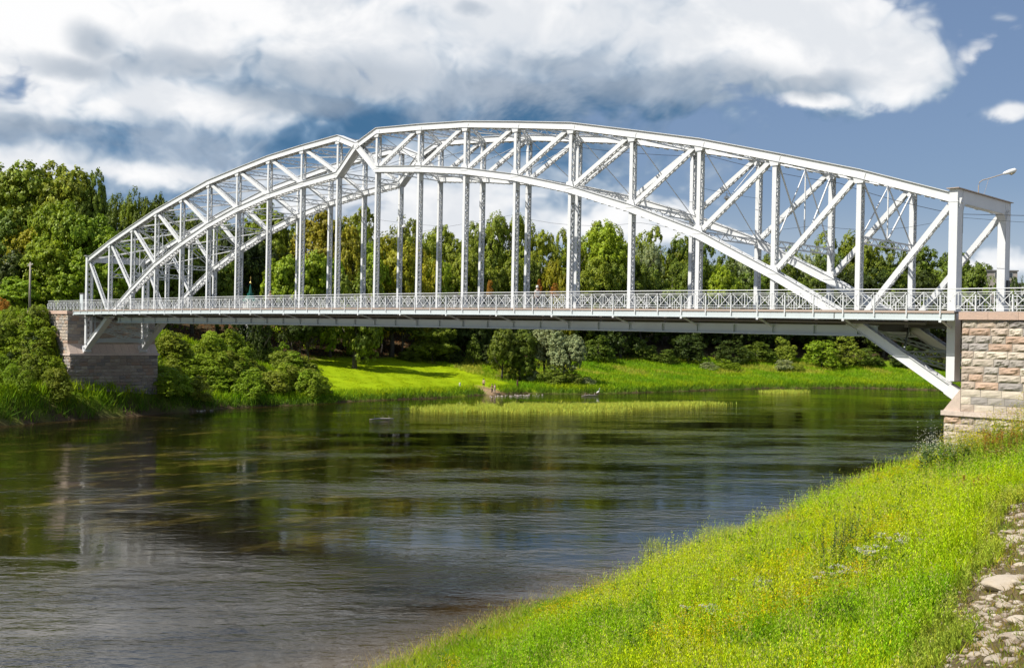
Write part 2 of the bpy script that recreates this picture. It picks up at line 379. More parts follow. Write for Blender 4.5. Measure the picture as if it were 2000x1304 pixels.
PS = ([-8, -1, 0, 1.5, 13, 18, 21, 24, 28, 60, 400], [-13.5, -12.1, -11.75, -11.35, -8.1, -6.0, -4.5, -3.8, -2.3, -1.0, 1.0])
def SB(y): return 17.5+np.clip((-18-y)/24, 0, 1)*.7      # where the stones of the upper bank begin
def lump(X, Y):
    return (np.sin(X*.31+1.3*np.sin(Y*.17))*np.cos(Y*.27+.9*np.sin(X*.21))*.5+np.sin(X*.93+Y*.41)*np.cos(Y*.77-X*.3)*.22)
def dists(X, Y):
    return sdist(EL, X, Y, 1), sdist(ER, X, Y, -1)
def H(X, Y):
    X = np.asarray(X, float); Y = np.asarray(Y, float)
    dl, dr = dists(X, Y)
    zl = np.interp(dl, *PL); tt = np.clip((Y+42)/30, 0, 1); zr = np.interp(dr, *PR)*tt+np.interp(dr, *PS)*(1-tt)
    zl = zl+2.5*np.clip(dl/2.0, 0, 1)*np.clip((22-Y)/10, 0, 1)
    z = np.maximum(zl, zr)
    z = z+lump(X, Y)*.55*np.clip(np.maximum(dl, dr)/8, 0, 1)*np.where(dl > 0, 1, .45)
    # approach embankments at both ends of the bridge
    for sx, x0 in ((-1, 60.5), (1, 67.5)):
        ax = X*sx
        off = np.maximum(np.maximum(-1.8-Y, Y-9.2), 0)
        back = np.maximum(x0-ax, 0)
        if sx < 0: back = back+np.clip((Y-8.6)/1.2, 0, 1)*(np.maximum(71-ax, 0)*.72-back)
        e = 1.32-np.where((Y > 9) & (sx < 0), off*.27, off*.62)-back*1.15
        e = np.where(ax > 54.2, e, -99)
        z = np.maximum(z, e)
    return z
def Hs(x, y): return float(H(np.array([x]), np.array([y]))[0])
def ground_col(X, Y, Z):
    dl, dr = dists(X, Y); n = len(X)
    c = np.tile(np.array([.12, .19, .012]), (n, 1))
    c[:] = (.25, .36, .006)
    lit = (dl > 0)
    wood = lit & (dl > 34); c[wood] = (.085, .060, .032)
    meadow = lit & (dl <= 34); c[meadow] = (.33, .45, .004)
    rough = meadow & ((Y > 88) | (Y < 40)); c[rough] = (.16, .25, .012)
    emb = (np.abs(X) > 55) & (X < 0) & (Y < 34); c[emb] = (.10, .14, .02)
    rr = dr > 0; c[rr] = (.13, .17, .02)
    st = dr > SB(Y)+.5+1.0*lump(X*2, Y*2); c[st] = (.20, .15, .085)
    mud = ((dl > -3) & (dl < 1)) | ((dr > -3) & (dr < .6)); c[mud] = (.12, .085, .05)
    road = (np.abs(Y-3.7) < 3.6) & (np.abs(X) > 60.5) & (Z > 1.2); c[road] = (.06, .06, .06)
    sand = (dl > -1) & (dl < 5) & (np.abs(Y-79) < 2.2); c[sand] = (.42, .28, .17)
    path = (dl > 9) & (dl < 14) & (np.abs(Y-92) < 4); c[path] = (.36, .27, .12)
    return c
def grid_obj(name, xs, ys, skip=None):
    X, Y = np.meshgrid(xs, ys); sh = X.shape; X = X.ravel(); Y = Y.ravel(); Z = H(X, Y)
    idx = np.arange(len(X)).reshape(sh)
    Q = np.stack([idx[:-1, :-1], idx[:-1, 1:], idx[1:, 1:], idx[1:, :-1]], -1).reshape(-1, 4)
    if skip is not None:
        cx = X[Q].mean(1); cyy = Y[Q].mean(1); Q = Q[~((cx > skip[0]) & (cx < skip[1]) & (cyy > skip[2]) & (cyy < skip[3]))]
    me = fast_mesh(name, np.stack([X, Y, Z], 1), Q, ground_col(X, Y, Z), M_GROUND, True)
    o = bpy.data.objects.new(name, me); COL.objects.link(o); tag(o, kind='structure'); return o
NB = (36, 96, -96, 44)
def axis(lo, hi, st, far): 
    a = np.arange(lo, hi+.01, st); ext = np.geomspace(st*1.6, far, 22).cumsum()*.35
    return np.unique(np.concatenate([lo-ext[::-1], a, hi+ext]).round(3))
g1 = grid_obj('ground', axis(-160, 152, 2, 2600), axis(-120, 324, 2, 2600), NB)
g2 = grid_obj('near_bank_ground', np.arange(36, 96.1, .5), np.arange(-96, 44.1, .5))
# water: one sheet, finer near the bridge, carrying how shallow and how weedy it is
xs = np.unique(np.concatenate([np.linspace(-700, -80, 8), np.arange(-80, 71, 1.5), np.linspace(72, 1200, 20)])); ys = np.unique(np.concatenate([np.linspace(-700, -80, 8), np.arange(-80, 261, 1.5), np.linspace(262, 900, 8)]))
X, Y = np.meshgrid(xs, ys); sh = X.shape; X = X.ravel(); Y = Y.ravel()
dl, dr = dists(X, Y); idx = np.arange(len(X)).reshape(sh)
Q = np.stack([idx[:-1, :-1], idx[:-1, 1:], idx[1:, 1:], idx[1:, :-1]], -1).reshape(-1, 4)
wc_ = np.zeros((len(X), 3)); wc_[:, 0] = np.clip(1+dr/5.0+lump(X*.8, Y*.8)*.5, 0, 1)+np.clip(1+dl/3, 0, 1)*.6
wc_[:, 1] = np.clip(np.exp(-((X+2)/22)**2-((Y+24)/20)**2)*1.5+.75*np.exp(-((X+30)/20)**2-((Y-10)/24)**2)+.25*wc_[:, 0], 0, 1)
me = fast_mesh('river_water', np.stack([X, Y, np.full(len(X), WZ)], 1), Q, wc_, M_WATER)
water = bpy.data.objects.new('river_water', me); COL.objects.link(water); tag(water, kind='structure')

# ------------------------------------------------------------------ bridge
P = 5.6; WID = 7.41
HT = [17.307, 16.977, 16.546, 15.836, 15.073, 13.881, 12.662, 11.16, 9.611, 7.776]
HL = [13.97, 13.492, 12.812, 11.82, 10.475, 8.72, 6.628, 3.85, .78]
HINGE = 16.34; FOOT = (53.35, -2.95)
KS = [.5+i for i in range(10)]
def cb(x): return .2184*(1-(x/53.2)**2) if abs(x) < 53.2 else 0.0
bridge = tag(empty('arch_bridge', (0, 3.7, 1.4)), 'white riveted steel arch truss bridge spanning the dark river between two stone abutments', 'bridge')
OFF = np.array([0, 3.7, 1.4])
def part(mb, name, m=M_W, parent=None, label=None):
    """mesh in world coordinates, hung under the bridge without moving it"""
    o = mb.build(name, m); par = parent or bridge; o.parent = par
    o.location = -OFF if par is bridge else (0, 0, 0)
    if label: o['label'] = label
    return o
def lattice(mb, p0, p1, w, side, nrm, pitch, t=.022, bw=.06, cross=True):
    """flat lacing bars zig-zagging between p0 and p1 in the plane (direction, side)"""
    p0 = np.asarray(p0, float); p1 = np.asarray(p1, float); Ln = np.linalg.norm(p1-p0); n = max(1, int(round(Ln/pitch))); sd = np.asarray(side, float)
    for i in range(n):
        a = p0+(p1-p0)*i/n; b = p0+(p1-p0)*(i+1)/n; s_ = 1 if i % 2 else -1
        mb.bar(a+sd*w/2*s_, b-sd*w/2*s_, bw, t, nrm)
        if cross: mb.bar(a-sd*w/2*s_, b+sd*w/2*s_, bw, t, nrm)
def laced(mb, p0, p1, w, dY, pitch=.5, th=.03, cross=True, sides=(1, -1), plate=0.0):
    """truss member in a vertical plane: two plates at +-dY/2, lacing on its in-plane faces"""
    p0 = np.asarray(p0, float); p1 = np.asarray(p1, float); d = (p1-p0)/np.linalg.norm(p1-p0); e = np.cross(d, (0, 1, 0))
    for s_ in (1, -1):
        y = np.array([0, s_*dY/2, 0])
        mb.bar(p0+y, p1+y, w, th)
        for q in (1, -1):      # angle irons at the plate edges
            f = e*q*(w/2-.015)
            mb.bar(p0+y*.92+f, p1+y*.92+f, .03, .06)
    for q in sides:
        a, b = p0+e*q*w/2+d*plate, p1+e*q*w/2-d*plate
        lattice(mb, a, b, dY*.92, (0, 1, 0), e, pitch, cross=cross)
        if plate:
            mb.bar(p0+e*q*w/2, a, dY*.9, .02, e); mb.bar(b, p1+e*q*w/2, dY*.9, .02, e)
for side_y in (0.0, WID):
    for sx in (1, -1):
        top = [(0.12*sx, HINGE)]+[(sx*k*P, HT[i]) for i, k in enumerate(KS)]
        low = [(0.12*sx, HINGE-.1)]+[(sx*(k*P), HL[i]) for i, k in enumerate(KS[:9])]+[(sx*FOOT[0], FOOT[1])]
        # upper chord: two webs, cover plate, bottom angles, lacing below
        mb = MB()
        for q in (1, -1):
            y = side_y+q*.26; mb.sweep(top, y-.016, y+.016, -.25, .25)
            mb.sweep(top, y+q*.017, y+q*.10, -.25, -.225); mb.sweep(top, y+q*.017, y+q*.09, .225, .25)
        mb.sweep(top, side_y-.38, side_y+.38, .252, .285)
        part(mb, 'upper_chord')
        mb = MB()
        for a, b in zip(top[:-1], top[1:]):
            a3 = np.array([a[0], side_y, a[1]]); b3 = np.array([b[0], side_y, b[1]]); d = (b3-a3)/np.linalg.norm(b3-a3); e = np.cross(d, (0, 1, 0)); e = e*np.sign(e[2])
            lattice(mb, a3-e*.262, b3-e*.262, .5, (0, 1, 0), e, .55, cross=False)
            for t in np.arange(.08, 1, .16):      # stiffener ribs hanging under the chord
                c = a3+(b3-a3)*t-e*.30; mb.bar(c-np.array([0, .30, 0]), c+np.array([0, .30, 0]), .05, .07, e)
        part(mb, 'chord_lacing')
        # lower chord, running on below the deck as the strut to the bearing
        mb = MB()
        for q in (1, -1):
            y = side_y+q*.27; mb.sweep(low, y-.016, y+.016, -.27, .27)
            mb.sweep(low, y+q*.017, y+q*.11, -.27, -.245); mb.sweep(low, y+q*.017, y+q*.11, .245, .27)
        mb.sweep(low[:2], side_y-.24, side_y+.24, -.26, -.24)
        part(mb, 'lower_chord')
        mb = MB()
        for i, (a, b) in enumerate(zip(low[:-1], low[1:])):
            a3 = np.array([a[0], side_y, a[1]]); b3 = np.array([b[0], side_y, b[1]]); d = (b3-a3)/np.linalg.norm(b3-a3); e = np.cross(d, (0, 1, 0)); e = e*np.sign(e[2])
            for s_ in ((1, -1) if i else (1,)): lattice(mb, a3+e*.275*s_, b3+e*.275*s_, .52, (0, 1, 0), e, .5, cross=False)
            if i and i < 9:
                for t in np.arange(.08, 1, .12):
                    c = a3+(b3-a3)*t-e*.31; mb.bar(c-np.array([0, .32, 0]), c+np.array([0, .32, 0]), .05, .07, e)
        part(mb, 'chord_lacing')
        # strut stiffening plates and bearing shoe
        mb = MB()
        mb.sweep([low[-2], low[-1]], side_y-.245, side_y+.245, -.29, -.273)
        part(mb, 'strut_plate')
        mb = MB(); fx = sx*FOOT[0]
        mb.bar((fx-sx*.35, side_y, FOOT[1]+.22), (fx+sx*.22, side_y, FOOT[1]-.16), .62, .74)
        mb.bar((fx+sx*.24, side_y, FOOT[1]-.2), (fx+sx*.50, side_y, FOOT[1]-.40), .9, .95)
        mb.tube([(fx+sx*.22, side_y-.5, FOOT[1]-.1), (fx+sx*.22, side_y+.5, FOOT[1]-.1)], .1, 10)
        part(mb, 'bearing_shoe')
        # hangers / posts
        for i, k in enumerate(KS[:9]):
            x = sx*k*P; a_ = .25+.006*i; zb = 1.05+cb(x)
            mb = MB()
            if i < 8:
                laced(mb, (x, side_y, HL[i]+.25), (x, side_y, HT[i]-.24), a_, .46, .46, plate=.30, cross=False)
                laced(mb, (x, side_y, zb), (x, side_y, HL[i]-.26), a_, .46, .62, plate=.75 if i < 7 else .3)
            else: laced(mb, (x, side_y, zb), (x, side_y, HT[i]-.24), a_, .46, .62, plate=.5)
            part(mb, 'post')
        # diagonals
        for i in range(1, 10):
            k = KS[i]; xt = sx*k*P; xb = sx*(k-1)*P; zt = HT[i]-.1; zb_ = HL[i-1]+.1 if i < 9 else 1.3
            if i == 9: xb = sx*(k-1)*P+sx*.35
            p0 = np.array([xb, side_y, zb_]); p1 = np.array([xt-sx*(.25 if i < 9 else .1), side_y, zt]); d = (p1-p0)/np.linalg.norm(p1-p0)
            mb = MB()
            if sx > 0 or True:
                e = np.cross(d, (0, 1, 0))
                for q in (1, -1):
                    y = np.array([0, q*.17, 0]); mb.bar(p0+y, p1+y, .30, .03)
                    for w_ in (1, -1): mb.bar(p0+y*.8+e*w_*.14, p1+y*.8+e*w_*.14, .025, .09)
                    lattice(mb, p0+d*.5+e*q*.15, p1-d*.5+e*q*.15, .34, (0, 1, 0), e, .42, cross=False)
                n_ = int(np.linalg.norm(p1-p0)/.75)
                for j in range(1, n_):       # batten straps
                    c = p0+(p1-p0)*j/n_-e*np.sign(e[2])*.17; mb.bar(c-np.array([0, .2, 0]), c+np.array([0, .2, 0]), .06, .05, e)
            part(mb, 'diagonal')
        # gusset plates at the joints
        for i, k in enumerate(KS):
            for h, s_ in ((HT[i], -1), (HL[i] if i < 8 else None, 1)):
                if h is None: continue
                x = sx*k*P; mb = MB()
                for q in (-1,):
                    y = side_y+q*.298
                    V = [(x-.42, y-.01, h), (x+.42, y-.01, h), (x+.26, y-.01, h+s_*.55), (x-.26, y-.01, h+s_*.55)]
                    mb.hexa([(a, y-.008, c) for a, b, c in V]+[(a, y+.008, c) for a, b, c in V])
                part(mb, 'gusset_plate')
    # crown hinge
    mb = MB()
    mb.tube([(0, side_y-.36, HINGE-.02), (0, side_y+.36, HINGE-.02)], .17, 14)
    for q in (1, -1): mb.tube([(0, side_y+q*.30, HINGE-.02), (0, side_y+q*.34, HINGE-.02)], .33, 16)
    for q in (1, -1): mb.box(-.30, .30, side_y+q*.02-.06, side_y+q*.02+.06, HINGE+.26, HINGE+.50)
    part(mb, 'crown_hinge')
    # tie girder under the deck edge
    pts = [(x, .12+cb(x)*.6) for x in np.linspace(-45.5, 48.8, 18)]
    mb = MB()
    mb.sweep(pts, side_y-.02, side_y+.02, 0, .56)
    for z0, z1 in ((-.02, .03), (.53, .58)): mb.sweep(pts, side_y-.17, side_y-.021, z0, z1); mb.sweep(pts, side_y+.021, side_y+.17, z0, z1)
    mb.sweep(pts, side_y-.22, side_y+.22, -.07, -.022)
    for x in np.arange(-44.8, 48, P/2):
        z = .12+cb(x)*.6; mb.box(x-.012, x+.012, side_y-.15, side_y-.022, z+.03, z+.53)
        mb.box(x+.10, x+.124, side_y-.05, side_y-.021, z+.03, z+.53)
    part(mb, 'tie_girder', M_F)

# portal frames at both ends
for sx in (1, -1):
    X0 = sx*53.2
    for side_y in (0.0, WID):
        mb = MB(); s_ = -1 if side_y == 0 else 1
        ya, yb = (side_y-.42, side_y+.36) if side_y == 0 else (side_y-.36, side_y+.42)
        if sx > 0:
            for y in (ya, yb): mb.box(X0-.23, X0+.23, y-.015, y+.015, -2.3, 8.28)
            mb.box(X0-.21, X0-.185, ya+.016, yb-.016, -2.3, 7.5); mb.box(X0+.185, X0+.21, ya+.016, yb-.016, -2.3, 8.28)
            mb.box(X0-.012, X0+.012, ya+.016, yb-.016, 7.62, 8.28)
            mb.box(X0-.26, X0+.26, ya-.03, yb+.03, 7.56, 7.61)
        else:
            for y in (ya, yb): mb.box(X0-.23, X0+.23, y-.015, y+.015, -2.6, 8.28)
            for xx in (-.2, .2): lattice(mb, (X0+xx, (ya+yb)/2, -2.5), (X0+xx, (ya+yb)/2, 7.0), .74, (0, 1, 0), (1, 0, 0), .62)
            for xx in (-.2, .2): mb.box(X0+xx-.012, X0+xx+.012, ya+.016, ya+.13, -2.6, 8.2); mb.box(X0+xx-.012, X0+xx+.012, yb-.13, yb-.016, -2.6, 8.2)
        part(mb, 'portal_column')
    mb = MB()
    # cross beam with curved haunches: outline in the (y,z) plane, thin webs both sides
    y0, y1 = .37, WID-.37
    out = [(y0, 8.27), (y0, 5.9)]
    out += [(y0+.55-.55*math.cos(t), 6.95+.62*math.sin(t)) for t in np.linspace(0, math.pi/2, 7)]
    out += [(y1-.55+.55*math.cos(t), 6.95+.62*math.sin(t)) for t in np.linspace(math.pi/2, 0, 7)]
    out += [(y1, 5.9), (y1, 8.27)]
    for xx in (-.20, .20):
        n = len(out); V = [(X0+xx-.012, a, b) for a, b in out]+[(X0+xx+.012, a, b) for a, b in out]
        h = n//2; Fc = []
        for i in range(1, h): Fc.append((i, i-1 if i > 1 else 0, 0, n-1)) if False else None
        # strips between left and right outline points
        half = [(out[i], out[n-1-i]) for i in range(h)]
        mbw = []
        # top band
        zb_ = 7.57
        mb.box(X0+xx-.012, X0+xx+.012, y0, y1, zb_, 8.27)
        arc = [(y0+.55-.55*math.cos(t), 6.95+.62*math.sin(t)) for t in np.linspace(0, math.pi/2, 8)]
        for (a, b), (c, d) in zip(arc[:-1], arc[1:]):
            for m_ in (False, True):
                ya_, yb_ = (a, c) if not m_ else (y0+y1-c, y0+y1-a)
                zl, zr = (b, d) if not m_ else (d, b)
                x0_, x1_ = X0+xx-.012, X0+xx+.012
                mb.hexa([(x0_, ya_, zl), (x1_, ya_, zl), (x1_, yb_, zr), (x0_, yb_, zr), (x0_, ya_, zb_), (x1_, ya_, zb_), (x1_, yb_, zb_), (x0_, yb_, zb_)])
    arc = [(y0, 5.9)]+[(y0+.55-.55*math.cos(t), 6.95+.62*math.sin(t)) for t in np.linspace(0, math.pi/2, 8)]
    arc = arc+[(y0+y1-a, b) for a, b in arc[::-1]]
    for (a, b), (c, d) in zip(arc[:-1], arc[1:]):
        mb.hexa([(X0-.24, a, b-.03), (X0+.24, a, b-.03), (X0+.24, c, d-.03), (X0-.24, c, d-.03), (X0-.24, a, b-.002), (X0+.24, a, b-.002), (X0+.24, c, d-.002), (X0-.24, c, d-.002)])
    part(mb, 'portal_beam')
    mb = MB(); mb.box(X0-.34, X0+.34, -.60, WID+.60, 8.29, 8.33); part(mb, 'portal_cap_plate', M_RUST if sx > 0 else M_W)
mb = MB(); mb.box(53.42, 53.5, WID-.05, WID+.40, 2.2, 3.6); part(mb, 'black_panel', M_BLACK)

# sway frames, laterals, tie rods
def zig(mb, p0, p1, dep, n, ax=(0, 0, 1), bw=.06):
    """small lattice girder: two chords `dep` apart with warren web"""
    p0 = np.asarray(p0, float); p1 = np.asarray(p1, float); a = np.asarray(ax, float)
    d = (p1-p0)/np.linalg.norm(p1-p0); a = a-d*(a@d); a = a/np.linalg.norm(a)
    for q in (1, -1): mb.bar(p0+a*dep/2*q, p1+a*dep/2*q, .07, .09, a)
    for i in range(n):
        u = p0+(p1-p0)*i/n; v = p0+(p1-p0)*(i+1)/n; q = 1 if i % 2 else -1
        mb.bar(u+a*dep/2*q, v-a*dep/2*q, bw, .03, np.cross(d, a))
for sx in (1, -1):
    for i, k in enumerate(KS[:9]):
        x = sx*k*P
        mb = MB(); zig(mb, (x, .3, HT[i]-.05), (x, WID-.3, HT[i]-.05), .36, 12); part(mb, 'cross_strut')
        zl = HL[i] if i < 7 else 5.75
        mb = MB(); zig(mb, (x, .25, zl), (x, WID-.25, zl), .38, 12); part(mb, 'cross_strut')
        mb = MB()
        if i < 7:
            mb.bar((x, .2, HT[i]-.3), (x, WID-.2, zl+.2), .045, .045); mb.bar((x+.05, .2, zl+.2), (x+.05, WID-.2, HT[i]-.3), .045, .045)
        else:
            ym = WID/2
            mb.bar((x, .2, HT[i]-.3), (x, ym, zl+.2), .08, .08); mb.bar((x, WID-.2, HT[i]-.3), (x, ym, zl+.2), .08, .08)
            mb.bar((x, .2, zl+.2), (x, ym, HT[i]-.3), .06, .06); mb.bar((x, WID-.2, zl+.2), (x, ym, HT[i]-.3), .06, .06); mb.bar((x, ym, zl+.2), (x, ym, HT[i]-.2), .07, .07)
        part(mb, 'sway_bracing')
    for i in range(9):
        mb = MB(); x0, x1 = sx*KS[i]*P, sx*KS[i+1]*P
        for (a, b) in ((.3, WID-.3), (WID-.3, .3)):
            zig(mb, (x0, a, HT[i]+.02+(.1 if a > 1 else 0)), (x1, b, HT[i+1]+.02+(.1 if a > 1 else 0)), .26, 14, ax=(0, 1, 0), bw=.05)
        part(mb, 'wind_bracing')
        if i < 6:
            mb = MB()
            for (a, b) in ((.3, WID-.3), (WID-.3, .3)): mb.bar((x0, a, HL[i]), (x1, b, HL[i+1]), .09, .07)
            part(mb, 'wind_bracing')
    # cantilevered strut frame under the deck ends
    mb = MB(); f0, f1 = np.array([sx*FOOT[0]-sx*.5, 0, FOOT[1]+.5]), np.array([sx*47.6, 0, .6])
    for t0, t1 in ((0, .5), (.5, 1)):
        a, b = f0+(f1-f0)*t0, f0+(f1-f0)*t1
        zig(mb, a+(0, .3, 0), b+(0, WID-.3, 0), .22, 12, ax=(0, 0, 1)); zig(mb, a+(0, WID-.3, 0), b+(0, .3, 0), .22, 12, ax=(0, 0, 1))
    zig(mb, f0+(0, .3, 0)+(f1-f0)*.5, f0+(0, WID-.3, 0)+(f1-f0)*.5, .3, 12)
    mb.bar((sx*52.9, .3, -2.15), (sx*52.9, WID-.3, -2.15), .5, .06, (1, 0, 0)); mb.bar((sx*52.9, .3, -1.9), (sx*52.9, WID-.3, -1.9), .04, .2, (1, 0, 0))
    zig(mb, (sx*53.1, .3, -1.6), (sx*53.1, WID-.3, .6), .25, 14); zig(mb, (sx*53.1, .3, .6), (sx*53.1, WID-.3, -1.6), .25, 14)
    mb.bar((sx*53.1, .3, .2), (sx*53.1, WID-.3, .2), .16, .12)
    mb.bar((sx*53.1, .75, 1.0), (sx*53.1, .75, -2.1), .14, .14)
    part(mb, 'strut_bracing', M_F)

# deck
def line(z, x0=-53.4, x1=53.95, n=40): return [(x, z+cb(x)) for x in np.linspace(x0, x1, n)]
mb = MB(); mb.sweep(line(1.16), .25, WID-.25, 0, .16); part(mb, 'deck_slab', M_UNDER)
mb = MB(); mb.sweep(line(1.33), .45, WID-.45, 0, .05); part(mb, 'roadway', M_ASPH)
for ya, yb in ((-1.84, -.28), (WID+.28, WID+1.84)):
    mb = MB(); mb.sweep(line(1.41), ya, yb, 0, .08); part(mb, 'footway', M_WALK)
mb = MB()
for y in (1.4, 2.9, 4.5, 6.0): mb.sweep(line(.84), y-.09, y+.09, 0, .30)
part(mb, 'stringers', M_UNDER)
for x in np.arange(-9.5, 9.6, .5)*P:
    mb = MB(); z = cb(x); big = abs((x/P) % 1-.5) < .1
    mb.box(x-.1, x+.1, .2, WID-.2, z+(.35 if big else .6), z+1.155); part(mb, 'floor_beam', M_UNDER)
    if big:
        for s_, yy in ((-1, 0), (1, WID)):
            mb = MB(); mb.bar((x, yy+s_*1.8, z+1.0), (x, yy+s_*.18, z+.52), .10, .08, (1, 0, 0)); mb.bar((x, yy+s_*1.83, z+1.03), (x, yy+s_*.1, z+1.08), .09, .1, (1, 0, 0))
            mb.box(x-.07, x+.07, yy+s_*1.9-.09, yy+s_*1.9+.09, z+.90, z+1.02); part(mb, 'footway_bracket')
mb = MB(); mb.tube([(x, -.9, .86+cb(x)) for x in np.linspace(-52, 52, 30)], .10, 8); part(mb, 'service_pipe', M_UNDER)
# fascia
for s_, yf in ((-1, -1.9), (1, WID+1.9)):
    mb = MB(); y0, y1 = (yf-.012, yf+.012)
    gaps = [-53.45, 47.0, 53.95]
    for a, b in zip(gaps[:-1], gaps[1:]): mb.sweep(line(1.04, a+.06, b-.0, 30), y0, y1, 0, .34)
    mb.sweep(line(1.00), yf+s_*.013, yf+s_*.08, 0, .03)
    part(mb, 'fascia_girder', M_F)
    mb = MB(); mb.sweep(line(1.40), yf-.07, yf+.07, 0, .13)
    part(mb, 'edge_channel', M_RUST)
    mb = MB()
    for x in np.arange(-53, 53.8, .47): mb.box(x-.012, x+.012, yf-.03, yf+.03, 1.33+cb(x), 1.40+cb(x))
    part(mb, 'bolt_row', M_RUST)

# railings: posts and openwork panels
def panel_mesh(Ln):
    mb = MB(); zt, z2, zb_ = 1.16, .98, .10
    mb.tube([(0, 0, zt), (Ln, 0, zt)], .028, 6)
    for z, t in ((z2, .04), (.86, .022), (zb_, .035), (.24, .022)): mb.box(.03, Ln-.03, -.02, .02, z-t/2, z+t/2)
    for h in (0, 1):
        x0, x1 = h*Ln/2, (h+1)*Ln/2
        mb.bar((x0+.02, .028, z2), (x1-.02, .028, zb_), .035, .014); mb.bar((x0+.02, -.028, zb_), (x1-.02, -.028, z2), .035, .014)
        for f in (.2, .8): x = x0+(x1-x0)*f; mb.box(x-.012, x+.012, -.015, .015, .24, .86)
    x = Ln/2; mb.box(x-.02, x+.02, -.024, .024, zb_, z2+.03)
    return mb
def post_mesh(drop):
    mb = MB(); mb.box(-.032, .032, -.045, .045, -drop, 1.19); mb.box(-.05, .05, -.06, .06, .86, .90)
    mb.bar((0, 0, .04), (0, .28, -.02), .03, .03, (1, 0, 0)); return mb
Lp = P/3
for s_, yf in ((-1, -1.9), (1, WID+1.9)):
    rail = tag(empty('railing', (0, 0, 0))); rail.parent = bridge; rail.location = -OFF
    rail['label'] = 'openwork white railing along the near footway' if s_ < 0 else 'openwork white railing along the far footway'
    p0 = panel_mesh(Lp).build('railing_panel', M_W, rail); q0 = post_mesh(.50).build('post', M_W, rail)
    xs_ = np.arange(-9.5*P-4*Lp, 9.5*P+6*Lp, Lp)
    for i, x in enumerate(xs_[:-1]):
        o = p0 if i == 0 else p0.copy(); 
        if i: COL.objects.link(o); o.parent = rail
        z0, z1 = cb(x), cb(x+Lp); o.location = (x, yf, 1.54+z0); o.rotation_euler = (0, -math.atan2(z1-z0, Lp), 0)
        q = q0 if i == 0 else q0.copy()
        if i: COL.objects.link(q); q.parent = rail
        q.location = (x, yf-.10*0, 1.54+z0)
        q.location.y = yf+s_*.055
        if abs(x) > 53.9: q.scale = (1, 1, .70)
    if s_ < 0: q = q0.copy(); COL.objects.link(q); q.parent = rail; q.location = (xs_[0]-.02, yf, 1.54)

# overhead wires strung through the trusses
def wire(pts, rad, label, sag=.3):
    mb = MB(); out = []
    for a, b in zip(pts[:-1], pts[1:]):
        a = np.array(a); b = np.array(b)
        for t in np.linspace(0, 1, 7)[:-1]: out.append(a+(b-a)*t-np.array([0, 0, sag*4*t*(1-t)]))
    out.append(np.array(pts[-1])); c = np.mean(out, 0); mb.tube([p-c for p in out], rad, 4)
    o = mb.build('overhead_wire', M_WIRE); o.location = c
    return tag(o, label, 'wire', 'wires strung along the bridge')
def W3(u, v, Y): return tuple(onY(u, v, Y))
wire([(-53.2, 4.6, 8.0), (-36, 4.6, 11.8), (-14, 4.6, 15.2), W3(890, 300, 4.6), W3(1130, 288, 4.6), W3(1390, 306, 4.6), W3(1640, 358, 4.6), W3(1868, 418, 4.6), (72, 4.6, 6.2)], .016, 'upper dark wire running under the arch bracing through the portal', .15)
wire([(-53.2, 3.2, 6.2), W3(1000, 420, 3.2), W3(1250, 435, 3.2), W3(1600, 440, 3.2), W3(1868, 424, 3.2), (72, 3.2, 6.0)], .010, 'thin lower wire sagging between the right hand columns', .5)
wire([(2.8, .2, 9.55), (2.8, WID-.2, 9.6)], .010, 'short cross wire carrying the hanging lamp left of mid-span', .05)
wire([(36.4, .2, 9.7), (36.4, WID-.2, 9.75)], .010, 'short cross wire carrying the hanging lamp towards the right', .05)
for (x, y, z), lb in (((2.8, 3.1, 9.28), 'small bell shaped lamp hanging from a cross wire near mid-span'), ((36.4, 3.2, 9.43), 'small bell shaped lamp hanging in the right half of the bridge')):
    t = tag(empty('hanging_lamp', (x, y, z)), lb, 'lamp', 'pendant lamps over the roadway')
    mb = MB(); mb.lathe([(.04, .22), (.05, .10), (.17, .02), (.22, -.12), (.20, -.13)]); mb.build('lamp_shade', M_LAMPW, t)
    mb = MB(); mb.lathe([(.08, -.12), (.1, -.2), (.05, -.27)]); mb.build('bulb', M_LENS, t)
    mb = MB(); mb.tube([(0, 0, .22), (0, 0, .34)], .015, 5); mb.build('hook', M_WIRE, t)
# street lamp on the right portal
b = onY(1922, 374, 3.3); lx = 53.2; tl = tag(empty('street_lamp', (53.2, 3.2, 8.33)), 'street lamp with a bent arm standing on top of the right portal', 'street lamp')
mb = MB(); arm = [(0, 0, 0), (0, 0, .62), (.05, .04, .85), (.22, .12, 1.0), (.5, .3, 1.08), (1.5, .75, 1.42)]; mb.tube(arm, .035, 8); mb.build('lamp_arm', M_WOODP, tl)
mb = MB(); mb.tube([(.55, .32, 1.08), (.30, .18, 0)], .012, 5); mb.build('stay', M_WOODP, tl)
mb = MB(); a0 = np.array([1.35, .70, 1.40]); d = np.array([.62, .27, .20])
mb.tube([a0, a0+d*.15, a0+d*.6, a0+d*1.1, a0+d*1.25], [.05, .11, .16, .15, .04], 10); h = mb.build('lamp_head', M_LAMPW, tl, True); tl.scale = (.84, .84, .84)
mb = MB(); mb.tube([a0+d*.55-(0, 0, .10), a0+d*.75-(0, 0, .16), a0+d*1.1-(0, 0, .14)], [.05, .12, .05], 8); mb.build('lens', M_LENS, tl, True)

